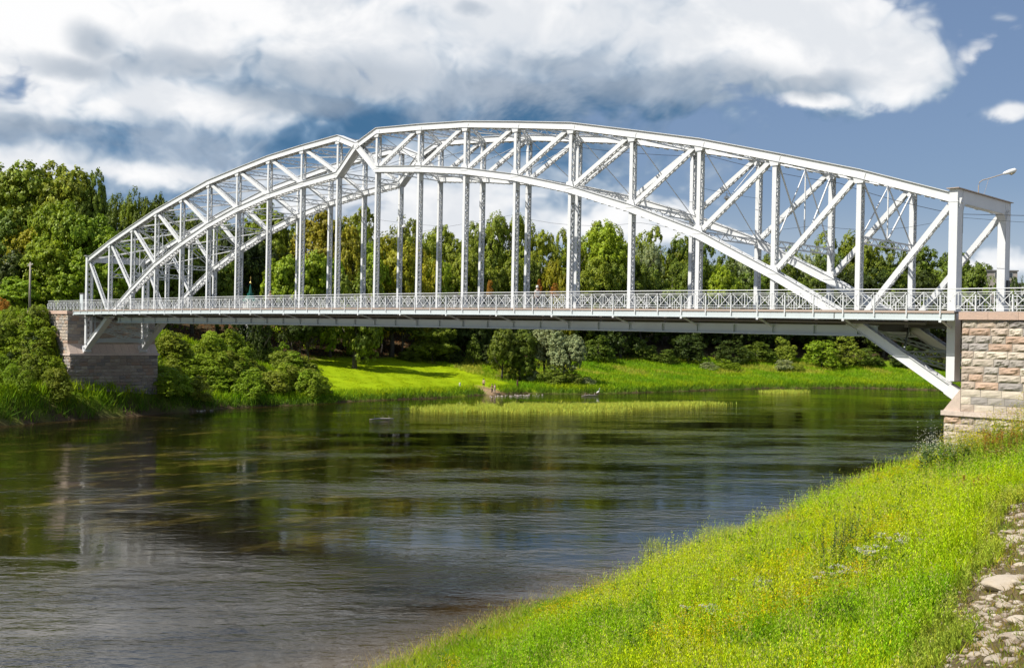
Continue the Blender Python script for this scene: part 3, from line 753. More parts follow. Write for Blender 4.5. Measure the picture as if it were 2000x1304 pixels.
# ------------------------------------------------------------------ stone abutments
def rock_face(mb, o, du, dv, nv, w, h, c, bulge, res=(5, 4)):
    """one rock-faced block: origin o, width along du, height along dv, outward nv"""
    nu, nw = res; V = []
    sd = rng.random(6)*6
    for j in range(nw+1):
        for i in range(nu+1):
            a, b_ = i/nu, j/nw; e = min(a, 1-a)*w/.07; f = min(b_, 1-b_)*h/.06; k = min(1, e)*min(1, f)
            z = bulge*k*(.55+.45*math.sin(sd[0]+a*5*w)*math.cos(sd[1]+b_*4)+.35*math.sin(sd[2]+a*9+b_*7)) if 0 < i < nu and 0 < j < nw else -.02
            V.append(o+du*w*a+dv*h*b_+nv*z)
    Fc = [(j*(nu+1)+i, j*(nu+1)+i+1, (j+1)*(nu+1)+i+1, (j+1)*(nu+1)+i) for j in range(nw) for i in range(nu)]
    mb.add(V, Fc, c)
PAL = [(.47, .37, .28), (.52, .43, .33), (.43, .34, .26), (.37, .33, .28), (.56, .48, .37), (.46, .31, .21), (.31, .28, .25), (.52, .44, .34), (.45, .38, .30)]
def courses(mb, o, du, nv, w, z0, z1, ch, bulge, dim=1.0, res=(5, 4)):
    n = max(1, int(round((z1-z0)/ch))); ch = (z1-z0)/n; r = random.Random(int(abs(o[0]*31+z0*17+o[1]*7))+5)
    for j in range(n):
        x = -r.random()*.3 if False else 0.0; first = True
        while x < w-.05:
            l = r.uniform(.62, 1.2)*(.5 if first and j % 2 else 1); first = False
            if w-x-l < .35: l = w-x
            c = PAL[r.randrange(len(PAL))]; k = dim*r.uniform(.82, 1.12); c = tuple(q*k for q in c)
            rock_face(mb, np.array([o[0], o[1], 0])+du*(x+.012)+np.array([0, 0, z0+j*ch+.012]), du, np.array([0, 0, 1.0]), nv, l-.024, ch-.024, c, bulge*r.uniform(.5, 1.2), res)
            x += l
MORT = (.22, .19, .16)
for sx, lab in ((1, 'pink and grey granite abutment under the right end of the bridge'), (-1, 'tall pink granite abutment under the left end of the bridge')):
    ab = tag(empty('stone_abutment', (sx*58, 3.7, -9.0)), lab, 'abutment'); AO = np.array([sx*58, 3.7, -9.0])
    y0, y1 = -2.1, 9.51; XF, XB, XE = 54.42, 53.55, 68.0
    def put(mb, name, m=M_STONE):
        o = mb.build(name, m, ab); o.location = -AO; return o
    mb = MB(); mb.box(*sorted((sx*(XF+.03), sx*XE)), y0+.03, y1-.03, -3.85, 1.0, MORT); mb.box(*sorted((sx*(XB+.10), sx*XE)), y0+.03, y1-.03, -14, -3.86, MORT)
    put(mb, 'core')
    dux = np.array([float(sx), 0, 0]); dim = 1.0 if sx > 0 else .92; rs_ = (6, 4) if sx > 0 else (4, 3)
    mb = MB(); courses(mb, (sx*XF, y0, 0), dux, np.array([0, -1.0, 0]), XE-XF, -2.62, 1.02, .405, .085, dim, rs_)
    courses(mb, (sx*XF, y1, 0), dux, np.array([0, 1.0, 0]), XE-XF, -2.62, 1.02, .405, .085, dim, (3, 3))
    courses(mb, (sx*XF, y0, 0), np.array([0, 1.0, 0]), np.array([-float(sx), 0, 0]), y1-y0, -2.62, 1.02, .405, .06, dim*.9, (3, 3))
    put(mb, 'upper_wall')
    mb = MB(); courses(mb, (sx*XF, y0, 0), dux, np.array([0, -1.0, 0]), XE-XF, -3.82, -2.62, .40, .02, dim*1.1, (3, 3))
    # the sloping skewback that takes the thrust
    for a, b in zip(np.linspace(y0, y1, 13)[:-1], np.linspace(y0, y1, 13)[1:]):
        k = random.uniform(.85, 1.1); c = tuple(q*k for q in (.60, .47, .38))
        V = [(sx*XF, a+.01, -2.62), (sx*XF, b-.01, -2.62), (sx*(XB-.03), b-.01, -3.82), (sx*(XB-.03), a+.01, -3.82)]
        mb.add(V, [(0, 1, 2, 3)], c)
    for yy in (y0, y1): mb.add([(sx*XF, yy, -2.62), (sx*(XB-.03), yy, -3.82), (sx*XF, yy, -3.82)], [(0, 1, 2)], (.60, .47, .38))
    put(mb, 'skewback')
    mb = MB(); X1, X2 = sx*(XB-.12), sx*XE
    for j in range(12):
        a, b = XB-.12+(XE-XB)*j/12, XB-.12+(XE-XB)*(j+1)/12; k = random.uniform(.9, 1.1)
        mb.box(*sorted((sx*(a+.006), sx*(b-.006))), y0-.13, y1+.13, -4.06, -3.82, tuple(q*k for q in (.62, .50, .42)))
    put(mb, 'string_course')
    mb = MB()
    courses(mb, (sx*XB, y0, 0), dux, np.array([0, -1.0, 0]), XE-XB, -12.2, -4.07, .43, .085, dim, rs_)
    courses(mb, (sx*XB, y0, 0), np.array([0, 1.0, 0]), np.array([-float(sx), 0, 0]), y1-y0, -12.2, -4.07, .43, .09, dim*(.66 if sx < 0 else 1), (5, 4) if sx < 0 else (3, 3))  # left river face coloured darker, its shade painted into the blocks
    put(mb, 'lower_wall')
    mb = MB(); n = 9
    for j in range(n):
        a, b = XF-.12+(XE-XF)*j/n, XF-.12+(XE-XF)*(j+1)/n; k = random.uniform(.88, 1.1)
        mb.box(*sorted((sx*(a+.006), sx*(b-.006))), y0-.16, y1+.16, 1.05, 1.46, tuple(q*k for q in (.58, .40, .30)))
    put(mb, 'coping')
    mb = MB(); mb.box(*sorted((sx*(XF-.1), sx*XE)), y0, y1, 1.465, 1.50, (.3, .29, .27)); put(mb, 'road_slab')
for i in range(2): pass

# ------------------------------------------------------------------ foliage
def blobset(kind, r):
    """lobe centres and radii inside a crown of width 1, height 1"""
    out = []
    if kind == 'round':
        for _ in range(16):
            z = r.uniform(.16, .90); e = math.sqrt(max(.02, 1-((z-.48)/.52)**2))*.40; a = r.uniform(0, 6.28); q = e*math.sqrt(r.uniform(.1, 1))*.85
            out.append((q*math.cos(a), q*math.sin(a), z, r.uniform(.13, .20)))
        out.append((0, 0, .5, .30))
    elif kind == 'tall':
        for _ in range(26):
            z = r.uniform(.10, .90); e = (.38 if z < .62 else .38*(1-((z-.62)/.42)**2)**.5); a = r.uniform(0, 6.28); q = e*math.sqrt(r.uniform(.05, 1))
            out.append((q*math.cos(a), q*math.sin(a), z, r.uniform(.10, .16)))
        out.append((0, 0, .4, .26))
    elif kind == 'willow':
        for _ in range(30):
            z = r.uniform(.14, .87); e = .44*max(.05, 1-abs((z-.46)/.52)**3)**.5; a = r.uniform(0, 6.28); q = e*math.sqrt(r.uniform(.15, 1))
            out.append((q*math.cos(a), q*math.sin(a), z, r.uniform(.09, .15)))
        out.append((0, 0, .5, .22))
    elif kind == 'cone':
        for _ in range(26):
            z = r.uniform(.04, .97); e = .42*(1-z)+.02; a = r.uniform(0, 6.28)
            out.append((e*.75*math.cos(a), e*.75*math.sin(a), z, .05+.13*(1-z)))
    else:   # bush
        for _ in range(20):
            z = r.uniform(.10, .88); e = .42*math.sqrt(max(.05, 1-z*z*z)); a = r.uniform(0, 6.28); q = e*math.sqrt(r.uniform(.1, 1))*.9
            out.append((q*math.cos(a), q*math.sin(a), z, r.uniform(.09, .17)))
        out.append((0, 0, .3, .32))
    return out
def crown(name, kind, seed, nleaf, leaf=.028, upw=.35, aspect=1.0, elong=1.8):
    r = random.Random(seed); g_ = np.random.default_rng(seed); lobes = blobset(kind, r)
    # twigs: sub-clumps on the lobes, so the outline breaks up
    cl = []; feather = kind in ('willow', 'tall')
    for (x, y, z, q) in lobes:
        q = q*1.12; n = int(16+q*110)
        for _ in range(n):
            d = g_.normal(size=3); d /= np.linalg.norm(d); d[2] = abs(d[2])*.8+d[2]*.2 if g_.random() < .6 else d[2]
            cl.append((x+d[0]*q, y+d[1]*q, z+d[2]*q*aspect, q*g_.uniform(.18, .36), *d, g_.uniform(.78, 1.22)))
    cl = np.array(cl); k = g_.integers(0, len(cl), nleaf); c = cl[k]
    d = unit(g_.normal(size=(nleaf, 3))+c[:, 4:7]*.7)
    pos = c[:, :3]+d*c[:, 3:4]*(g_.random((nleaf, 1))**.45)*np.array([1, 1, 1.15 if feather else .8])
    nrm = unit(d*.7+c[:, 4:7]*.6+g_.normal(size=(nleaf, 3))*.38+np.array([0, 0, .25]))
    ax = unit(np.cross(nrm, unit(g_.normal(size=(nleaf, 3))))+np.array([0, 0, upw])); ax = unit(ax-nrm*np.sum(ax*nrm, 1, keepdims=True))
    sd = np.cross(nrm, ax); ln = leaf*g_.uniform(.7, 1.5, nleaf)*elong**.5; wd = leaf*g_.uniform(.7, 1.3, nleaf)/elong**.5
    v = (c[:, 7]*g_.uniform(.75, 1.25, nleaf))[:, None]; yel = g_.random((nleaf, 1))
    cols = v*np.array([1.0, 1.0, 1.0])*(1+np.array([.25, .05, -.2])*(yel-.5))
    V, Q, C = rhombi(pos-ax*ln[:, None]*.5, ax, sd, ln, wd*1.6, cols)
    V[:, 2] = np.maximum(V[:, 2], .0)
    return fast_mesh(name, V, Q, np.clip(C, 0, 2), M_LEAF)
CR = {'round': [crown('crown', 'round', s, 24000, .022) for s in (1, 2, 3)],
      'tall': [crown('crown', 'tall', s, 26000, .018, .8) for s in (4, 5, 6)],
      'willow': [crown('crown', 'willow', s, 34000, .0165, 1.0, elong=2.4) for s in (7, 8, 9)],
      'cone': [crown('crown', 'cone', s, 9000, .022, -.2) for s in (10, 11)],
      'bush': [crown('crown', 'bush', s, 14000, .022, 1.1, elong=2.4) for s in (12, 13, 14)],
      'bigleaf': [crown('crown', 'round', s, 16000, .027, .2, elong=1.3) for s in (15, 16)]}
def trunk_mesh(seed, thin=False):
    r = random.Random(seed); mb = MB(); k = .45 if thin else 1
    pts = [(0, 0, -.05), (.01, 0, .1), (.02*r.uniform(-1, 1), .02, .3), (.03*r.uniform(-1, 1), .03*r.uniform(-1, 1), .55), (.02, .0, .82)]
    mb.tube(pts, [.030*k, .021*k, .017*k, .011*k, .004*k], 8)
    for _ in range(9):
        z = r.uniform(.2, .6); a = r.uniform(0, 6.28); l = r.uniform(.14, .26)
        mb.tube([(0, 0, z), (l*.5*math.cos(a), l*.5*math.sin(a), z+l*.5), (l*math.cos(a), l*math.sin(a), z+l*1.2)], [.009*k, .006*k, .002*k], 5)
    me = mb.build('trunk', M_BARK, smooth=True); d = me.data; bpy.data.objects.remove(me); return d
TR = [trunk_mesh(s) for s in (1, 2, 3)]; TRT = [trunk_mesh(s, True) for s in (4, 5)]
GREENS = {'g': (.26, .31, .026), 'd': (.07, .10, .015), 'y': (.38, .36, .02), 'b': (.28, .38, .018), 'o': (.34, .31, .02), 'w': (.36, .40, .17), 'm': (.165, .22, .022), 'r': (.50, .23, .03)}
ALL = []
def spot2(u, v):
    d = ray(u, v); t = np.linspace(60, 330, 2700); Pq = CAM+t[:, None]*d; hz = np.maximum(H(Pq[:, 0], Pq[:, 1]), WZ); i = int(np.argmax(Pq[:, 2] < hz)); return Pq[i]
POSTS = [174.2, 217, 261, 307, 356, 409, 465, 525, 590, 660, 738, 820, 910, 1008, 1115, 1234, 1366, 1514, 1680, 1866]
ORD = ['first', 'second', 'third', 'fourth', 'fifth', 'sixth', 'seventh', 'eighth', 'ninth', 'tenth']
def where(u):
    if u < POSTS[0]: return 'left of the left portal'
    if u > POSTS[-1]: return 'beyond the right portal'
    i = max(j for j, p in enumerate(POSTS) if p <= u)
    if i < 10: return 'behind near panel %d from the left' % (i+1)
    return 'behind near panel %d from the right' % (19-i)
def plant(name, cat, kind, color, u, vtop, wpx, D, desc, group, base=None, crown0=.16, thin=False, trunkless=False, vb=None, lab=None):
    if vb: D = float((spot2(u, vb)-CAM)@fw)
    p = atW(u, 640, D); x, y = p[0], p[1]; zb = Hs(x, y) if base is None else base
    zt = atW(u, vtop, D)[2]; hgt = max(zt-zb, 1.2); w = wpx/F*D*{'willow': 1.75, 'tall': 1.8, 'round': 1.45, 'bigleaf': 1.4, 'bush': 1.35, 'cone': 1.3}[kind]
    o = empty(name, (x, y, zb-.1), random.uniform(0, 6.28))
    me = random.choice(CR[kind]); c = bpy.data.objects.new('foliage' if name in ('shrub', 'bush') else 'crown', me); COL.objects.link(c); c.parent = o
    c0 = crown0*hgt; c.location = (0, 0, c0); c.scale = (w, w, (hgt-c0)*1.0)
    k = random.uniform(.88, 1.14); g_ = GREENS[color]; c.color = (g_[0]*k, g_[1]*k, g_[2]*k, 1)
    t = bpy.data.objects.new('stem' if name in ('shrub', 'bush') else 'trunk', random.choice(TRT if thin else TR)); COL.objects.link(t); t.parent = o
    s = hgt*.95; t.scale = (s*1.0, s*1.0, s)
    tag(o, lab or (desc+' '+where(u)), cat, group); ALL.append((o, u, vtop, D)); return o
def wood_D(u):
    return float((spot2(u, 706)-CAM)@fw)
def T(kind, c, u, v, w, D, *a, **k):
    if u > 680: D = D-226+wood_D(min(u, 1850))+6
    return plant('tree', 'tree', kind, c, u, v, w, D, *a, **k)
# far left group
gl = 'trees at the left end of the bridge'
for a in [('round', 'g', 34, 340, 120, 190), ('round', 'g', 112, 330, 120, 192), ('round', 'm', 176, 348, 60, 190), ('willow', 'm', 66, 352, 90, 200), ('willow', 'm', 140, 356, 70, 200),
          ('round', 'b', 112, 408, 84, 176), ('round', 'b', 162, 432, 90, 176), ('round', 'b', 212, 468, 76, 176), ('round', 'y', 58, 455, 74, 182), ('bigleaf', 'd', 8, 490, 80, 172), ('round', 'b', 100, 480, 90, 172), ('round', 'b', 150, 505, 90, 173), ('bigleaf', 'b', 30, 540, 70, 165), ('round', 'g', 200, 520, 70, 174), ('round', 'b', 110, 540, 60, 171), ('round', 'm', 18, 420, 90, 184), ('round', 'b', 250, 500, 60, 178), ('round', 'm', 290, 470, 70, 190), ('round', 'm', 330, 480, 70, 195)]:
    D_ = {'willow': 'tall feathery willow', 'round': 'broad bushy tree', 'bigleaf': 'low leafy maple'}[a[0]]
    T(a[0], a[1], a[2], a[3], a[4], a[5], D_, gl, crown0=.08)
gb = 'dark trees on the skyline behind the left arch'
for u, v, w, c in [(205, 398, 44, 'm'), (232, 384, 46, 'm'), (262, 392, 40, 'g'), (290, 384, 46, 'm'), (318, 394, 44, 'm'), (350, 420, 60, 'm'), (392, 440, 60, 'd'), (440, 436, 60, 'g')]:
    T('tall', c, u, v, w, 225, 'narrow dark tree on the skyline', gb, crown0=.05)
gm = 'tall trees beyond the bridge'
for k, c, u, v, w, D in [('round', 'g', 512, 404, 78, 235), ('willow', 'g', 555, 420, 70, 240), ('round', 'o', 618, 420, 92, 232), ('round', 'y', 660, 436, 70, 236), ('willow', 'g', 692, 428, 62, 246), ('willow', 'g', 740, 408, 92, 250), ('willow', 'g', 790, 448, 66, 250), ('willow', 'g', 836, 468, 52, 252),
                         ('willow', 'g', 880, 428, 76, 248), ('willow', 'g', 928, 430, 60, 252), ('willow', 'g', 972, 420, 62, 250), ('willow', 'g', 1012, 424, 74, 246), ('willow', 'g', 1098, 448, 50, 246), ('willow', 'b', 1148, 420, 96, 244), ('willow', 'g', 1196, 436, 64, 248),
                         ('willow', 'w', 1246, 462, 54, 255), ('willow', 'g', 1290, 444, 62, 258), ('willow', 'm', 1338, 462, 60, 255), ('willow', 'm', 1380, 478, 60, 255), ('willow', 'w', 1424, 492, 56, 256), ('willow', 'm', 1470, 498, 64, 258), ('willow', 'm', 1520, 486, 58, 260), ('willow', 'w', 1566, 478, 54, 262), ('willow', 'm', 1606, 492, 56, 260), ('willow', 'g', 1652, 452, 74, 262), ('willow', 'm', 1712, 470, 74, 264), ('willow', 'd', 1765, 474, 62, 266), ('willow', 'm', 1806, 505, 50, 262), ('willow', 'm', 1856, 480, 84, 256), ('willow', 'm', 1896, 506, 56, 260)]:
    dsc = {'o': 'tall yellow-orange tree', 'y': 'tall yellowish tree', 'w': 'pale silvery willow', 'g': 'tall green willow', 'b': 'broad bright green willow', 'm': 'dark green willow', 'd': 'darkest green willow'}[c]
    T(k, c, u, v, w, D, dsc, gm, crown0=.12)
gf = 'lower trees in front of the tall ones'
for k, c, u, v, w, D in [('bigleaf', 'm', 376, 470, 70, 200), ('bigleaf', 'm', 425, 500, 70, 205), ('round', 'd', 470, 455, 74, 210), ('round', 'd', 500, 470, 76, 214), ('bigleaf', 'b', 545, 512, 72, 205), ('bigleaf', 'b', 600, 506, 80, 206), ('bigleaf', 'b', 645, 512, 60, 208), ('bigleaf', 'm', 695, 516, 80, 212), ('round', 'o', 690, 458, 66, 225), ('round', 'b', 712, 486, 66, 222), ('round', 'y', 765, 474, 78, 226), ('willow', 'y', 806, 486, 64, 228), ('willow', 'b', 842, 498, 62, 230),
                         ('willow', 'g', 870, 500, 70, 232), ('willow', 'g', 915, 490, 70, 232), ('willow', 'm', 955, 500, 66, 236), ('willow', 'g', 1000, 505, 60, 234), ('round', 'm', 1040, 522, 44, 236), ('willow', 'y', 1092, 496, 46, 232), ('willow', 'g', 1140, 505, 80, 234), ('willow', 'm', 1190, 510, 70, 236), ('willow', 'm', 1250, 515, 70, 238), ('willow', 'm', 1310, 505, 70, 240), ('willow', 'm', 1370, 515, 74, 240), ('round', 'b', 1406, 524, 56, 232), ('willow', 'm', 1450, 530, 76, 242), ('willow', 'm', 1550, 525, 80, 244), ('willow', 'd', 1630, 520, 80, 246), ('willow', 'd', 1700, 522, 80, 246), ('willow', 'm', 1770, 526, 80, 246), ('willow', 'd', 1835, 528, 70, 244), ('bigleaf', 'm', 1890, 532, 60, 236), ('bush', 'm', 1950, 548, 52, 200), ('bush', 'd', 1988, 546, 44, 205)]:
    dsc = {'o': 'rust-tinged lower tree', 'y': 'yellowish lower tree', 'b': 'bright green lower tree', 'g': 'mid green lower tree', 'm': 'dull green lower tree', 'd': 'near black lower tree'}[c]
    T(k, c, u, v, w, D, dsc, gf, crown0=.06)
# the dark wood seen under the deck: tree by tree, many of them alike
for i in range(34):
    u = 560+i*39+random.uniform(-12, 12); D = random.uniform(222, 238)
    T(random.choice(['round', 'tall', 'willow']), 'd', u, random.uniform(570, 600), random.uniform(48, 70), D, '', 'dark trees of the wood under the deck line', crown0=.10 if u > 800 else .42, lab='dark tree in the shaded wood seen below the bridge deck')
for u, v, w, D in [(570, 600, 40, 196), (586, 590, 30, 200), (602, 600, 50, 198), (656, 590, 50, 216)]:
    T('tall', 'd', u, v, w, D, 'slim dark tree by the lawn', 'trees at the lawn edge', crown0=.38)
for k, c, u, v, w, vb, lb in [('tall', 'g', 845, 640, 60, 709, 'slender leafy tree at the back edge of the lawn'), ('cone', 'm', 925, 652, 36, 712, 'small pointed tree at the back of the lawn'), ('round', 'm', 982, 640, 50, 742, 'dark round willow on the left of the riverside clump'), ('round', 'm', 1018, 645, 52, 745, 'forked willow in the middle of the riverside clump'), ('round', 'w', 1066, 640, 46, 741, 'pale willow at the back of the riverside clump'),
                             ('round', 'w', 1104, 652, 56, 748, 'silvery willow on the right of the riverside clump')]:
    plant('tree', 'tree', k, c, u, v, w, 0, '', 'riverside willow clump', crown0=.08, lab=lb, vb=vb)
B = lambda *a, **k: plant('shrub', 'shrub', *a, crown0=.0, **k)
for i, (c, u, v, w, vb) in enumerate([('m', 1000, 718, 20, 745), ('w', 1034, 702, 30, 746), ('m', 1085, 712, 50, 752), ('m', 1120, 722, 36, 752), ('w', 1148, 735, 26, 752),
             ('m', 1170, 655, 60, 708), ('w', 1215, 650, 60, 708), ('m', 1255, 655, 60, 708), ('m', 1300, 660, 60, 708), ('d', 1345, 660, 60, 708), ('m', 1385, 668, 50, 708), ('d', 1430, 670, 60, 708), ('m', 1480, 662, 60, 708), ('g', 1535, 662, 54, 709), ('b', 1556, 676, 44, 712), ('b', 1606, 660, 66, 716), ('g', 1655, 664, 62, 716), ('m', 1700, 676, 50, 716), ('m', 1735, 680, 50, 716), ('d', 1780, 676, 60, 718), ('d', 1830, 680, 60, 720), ('w', 1385, 706, 30, 724), ('b', 1424, 700, 40, 723), ('w', 1532, 702, 30, 724), ('g', 1560, 708, 26, 725), ('m', 800, 684, 36, 706), ('d', 880, 668, 40, 710), ('d', 960, 672, 40, 712)]):
    if 1170 <= u <= 1850 and vb < 720:
        if i % 4 == 2: continue
        v += random.uniform(-8, 22); w *= random.uniform(.7, 1.2); vb += random.uniform(-2, 4)
    B('bush', c, u, v, w, 0, {'m': 'dull green shrub', 'w': 'silvery shrub', 'd': 'dark shrub', 'g': 'mid green shrub', 'b': 'bright rounded shrub'}[c]+(' at wood edge' if vb < 730 else ' by the riverside willows'), 'shrubs on the far bank', vb=vb)
# embankment shrubs right of the left abutment and left of it
r_ = random.Random(3)
for i in range(78):
    t = r_.random(); u = 322+t*300; top = 640+max(0, (u-540))*1.0; v = r_.uniform(top, 742-.02*u)
    c = r_.choice('gbbgbb'); w = r_.uniform(34, 60)
    plant('shrub', 'shrub', 'bush', c, u, v, w, 0, '', 'shrubs on the embankment right of the left abutment', crown0=0, vb=v+r_.uniform(34, 58), lab='leafy shrub on the overgrown slope right of the left abutment')
for i in range(60):
    u = r_.uniform(-12, 128); lo = 590+max(0, 0); v = r_.uniform(590, 725); 
    if u > 92 and v < 690: u -= 45
    if u > 118 and v < 730: v = 728
    c = r_.choice('gbbgbd'); w = r_.uniform(26, 46)
    plant('shrub', 'shrub', 'bush', c, u, v, w, 0, '', 'shrubs left of the left abutment', crown0=0, vb=v+r_.uniform(38, 62), lab='leafy shrub on the overgrown slope left of the left abutment')

# ------------------------------------------------------------------ grass and herbs
def herb_obj(name, V, Q, C, label, m=M_GRASS, cat=None):
    me = fast_mesh(name, V, Q, np.clip(C, 0, 1), m); o = bpy.data.objects.new(name, me); COL.objects.link(o); o.color = (1, 1, 1, 1)
    tag(o, label, cat or name.replace('_', ' '), kind='stuff'); return o
def blades(pts, n, hgt, wid, lean, cbase, cvar, spread=.12, up_=1.0, tone=None):
    """n blades around each point"""
    N_ = len(pts)*n; b = np.repeat(pts, n, 0)+rng.normal(size=(N_, 3))*np.array([spread, spread, 0.0])
    b[:, 2] = H(b[:, 0], b[:, 1])-.04 if b[0, 2] > WZ+.3 or True else b[:, 2]
    b[:, 2] = np.maximum(b[:, 2], WZ-.05)
    hh = np.repeat(hgt, n)*rng.uniform(.55, 1.25, N_)
    ax = unit(np.stack([rng.normal(size=N_)*lean, rng.normal(size=N_)*lean, np.full(N_, up_)], 1))
    sd = unit(np.cross(ax, rng.normal(size=(N_, 3))))
    bend = rng.normal(size=(N_, 3))*.22; bend[:, 2] = -np.abs(bend[:, 2])*.3
    k = (rng.uniform(1-cvar, 1+cvar, N_))[:, None]
    cc = (np.tile(np.array(cbase), (N_, 1)) if not hasattr(cbase, 'shape') or cbase.ndim == 1 else np.repeat(cbase, n, 0))*k
    cc = cc*(1+np.array([.35, .0, -.2])*(rng.random((N_, 1))-.4))
    return rhombi(b, ax, sd, hh, np.full(N_, wid)*rng.uniform(.6, 1.4, N_), cc, bend)
def merge(*parts_):
    V, Q, C, o = [], [], [], 0
    for v, q, c in parts_: V.append(v); Q.append(q+o); C.append(c); o += len(v)
    return np.concatenate(V), np.concatenate(Q), np.concatenate(C)
def scatter(n, x0, x1, y0, y1, cond):
    x = rng.uniform(x0, x1, n); y = rng.uniform(y0, y1, n); dl, dr = dists(x, y); m = cond(x, y, dl, dr); x, y = x[m], y[m]
    return np.stack([x, y, H(x, y)], 1), dl[m], dr[m]
def inview(p, pad=60):
    d = p-CAM; w = d@fw; u = 1000+F*(d@rt)/np.maximum(w, .1); v = 652-F*(d@up)/np.maximum(w, .1)
    return (w > .5) & (u > -pad) & (u < 2000+pad*3) & (v < 1304+pad*4)
def patchy(x, y, s, o): return .5+.5*np.sin(x*s+2.1*np.sin(y*s*.8+o)+o)*np.cos(y*s*1.1+1.7*np.sin(x*s*.7+o*2))
# near bank: a mosaic of grass, leafy herbs and yellow flowers
pts, dl, dr = scatter(90000, 40, 76, -60, 12, lambda x, y, dl, dr: (dr > .1) & (dr < SB(y)+.7+.3*np.sin(y*.9)) & ~((x > 53.3) & (y > -2.4)))
m = inview(pts); pts, dr = pts[m], dr[m]
w_ = (pts-CAM)@fw; keep = rng.random(len(pts)) < np.clip(34/np.maximum(w_, 20), .35, 1); pts, dr, w_ = pts[keep], dr[keep], w_[keep]
pa = patchy(pts[:, 0], pts[:, 1], .55, 1.0); pb = patchy(pts[:, 0], pts[:, 1], .33, 4.0); pc = patchy(pts[:, 0], pts[:, 1], 1.3, 2.0)
G1 = np.array([.44, .60, .008]); G2 = np.array([.22, .40, .008]); G3 = np.array([.60, .64, .008]); G4 = np.array([.40, .36, .07])
colr = G1*(1-pa[:, None])+np.where((pb > .5)[:, None], G3, G2)*pa[:, None]
edge = dr < 5.5
colr[edge] = colr[edge]*.55+np.array([.26, .40, .012])*.45
is_grass = edge | (pc > .72) 
dry = (dr > SB(pts[:, 1])+.1)
colr[dry] = colr[dry]*.6+np.array([.36, .28, .08])*.4
gp = pts[is_grass]; parts_ = [blades(gp, 14, np.full(len(gp), .62)*np.where(dry[is_grass], .55, 1), .022, .20, colr[is_grass], .35, .16)]
V, Q, C = merge(*parts_); herb_obj('bank_grass', V, Q, C, 'lush bright grass growing down to the water on the near bank')
# leafy herbs: upright stalks clothed in small leaves
hp = pts[~is_grass]; hc = colr[~is_grass]; hdr = dr[~is_grass]; hw = w_[~is_grass]
nst = 3; cl_ = patchy(hp[:, 0], hp[:, 1], 2.6, 3.0)*patchy(hp[:, 0], hp[:, 1], .8, 9.0); sp = np.repeat(hp, nst, 0)+rng.normal(size=(len(hp)*nst, 3))*np.array([.14, .14, 0]); sp[:, 2] = H(sp[:, 0], sp[:, 1]); sc = np.repeat(hc, nst, 0)*rng.uniform(.6, 1.3, (len(hp)*nst, 1))*(1+np.array([.25, 0, .3])*(rng.random((len(hp)*nst, 1))-.4)); sh_ = rng.uniform(.40, 1.05, len(sp))*(.50+.9*patchy(sp[:, 0], sp[:, 1], 2.3, 5.0)**1.5+.35*patchy(sp[:, 0], sp[:, 1], .5, 2.0))*np.where(np.repeat(dry[~is_grass], nst), .5, 1)
nl_ = 16; n_ = len(sp)*nl_; b = np.repeat(sp, nl_, 0); h_ = np.repeat(sh_, nl_); t = np.tile(np.linspace(.12, 1.0, nl_), len(sp)); lean_ = np.repeat(rng.normal(size=(len(sp), 2))*.10, nl_, 0)
b = b+np.stack([lean_[:, 0]*t*h_, lean_[:, 1]*t*h_, t*h_], 1); ang = np.tile(np.arange(nl_)*2.4, len(sp))+np.repeat(rng.random(len(sp))*6.28, nl_)
out_ = np.stack([np.cos(ang), np.sin(ang), np.full(n_, 1.5)], 1)+rng.normal(size=(n_, 3))*.25; ax = unit(out_); sd = unit(np.cross(ax, np.array([0, 0, 1.0])+rng.normal(size=(n_, 3))*.3))
ln = .10*(1.25-.75*t)*rng.uniform(.7, 1.3, n_); cc = np.repeat(sc, nl_, 0)*(.72+.5*t[:, None])*rng.uniform(.8, 1.2, (n_, 1))
tops = sp+np.stack([np.zeros(len(sp)), np.zeros(len(sp)), sh_*1.02], 1)+np.concatenate([lean_.reshape(len(sp), nl_, 2)[:, 0]*sh_[:, None], np.zeros((len(sp), 1))], 1)
tk = rng.random(len(sp)) < .35*patchy(sp[:, 0], sp[:, 1], .9, 6.0)+.05; tn = int(tk.sum())*7; tb = np.repeat(tops[tk], 7, 0)+rng.normal(size=(tn, 3))*np.array([.03, .03, .06])
tcol = np.repeat(np.where(rng.random((int(tk.sum()), 1)) < .6, np.array([[.60, .60, .10]]), np.array([[.50, .44, .18]])), 7, 0)*rng.uniform(.8, 1.2, (tn, 1))
V, Q, C = merge(rhombi(b, ax, sd, ln, ln*.30, cc), rhombi(tb, unit(np.array([0, 0, 1.0])+rs(tn)*.8), rs(tn), np.full(tn, .05), np.full(tn, .022), tcol)); herb_obj('leafy_herbs', V, Q, C, 'dense knee-high leafy herbs carpeting the near bank slope')
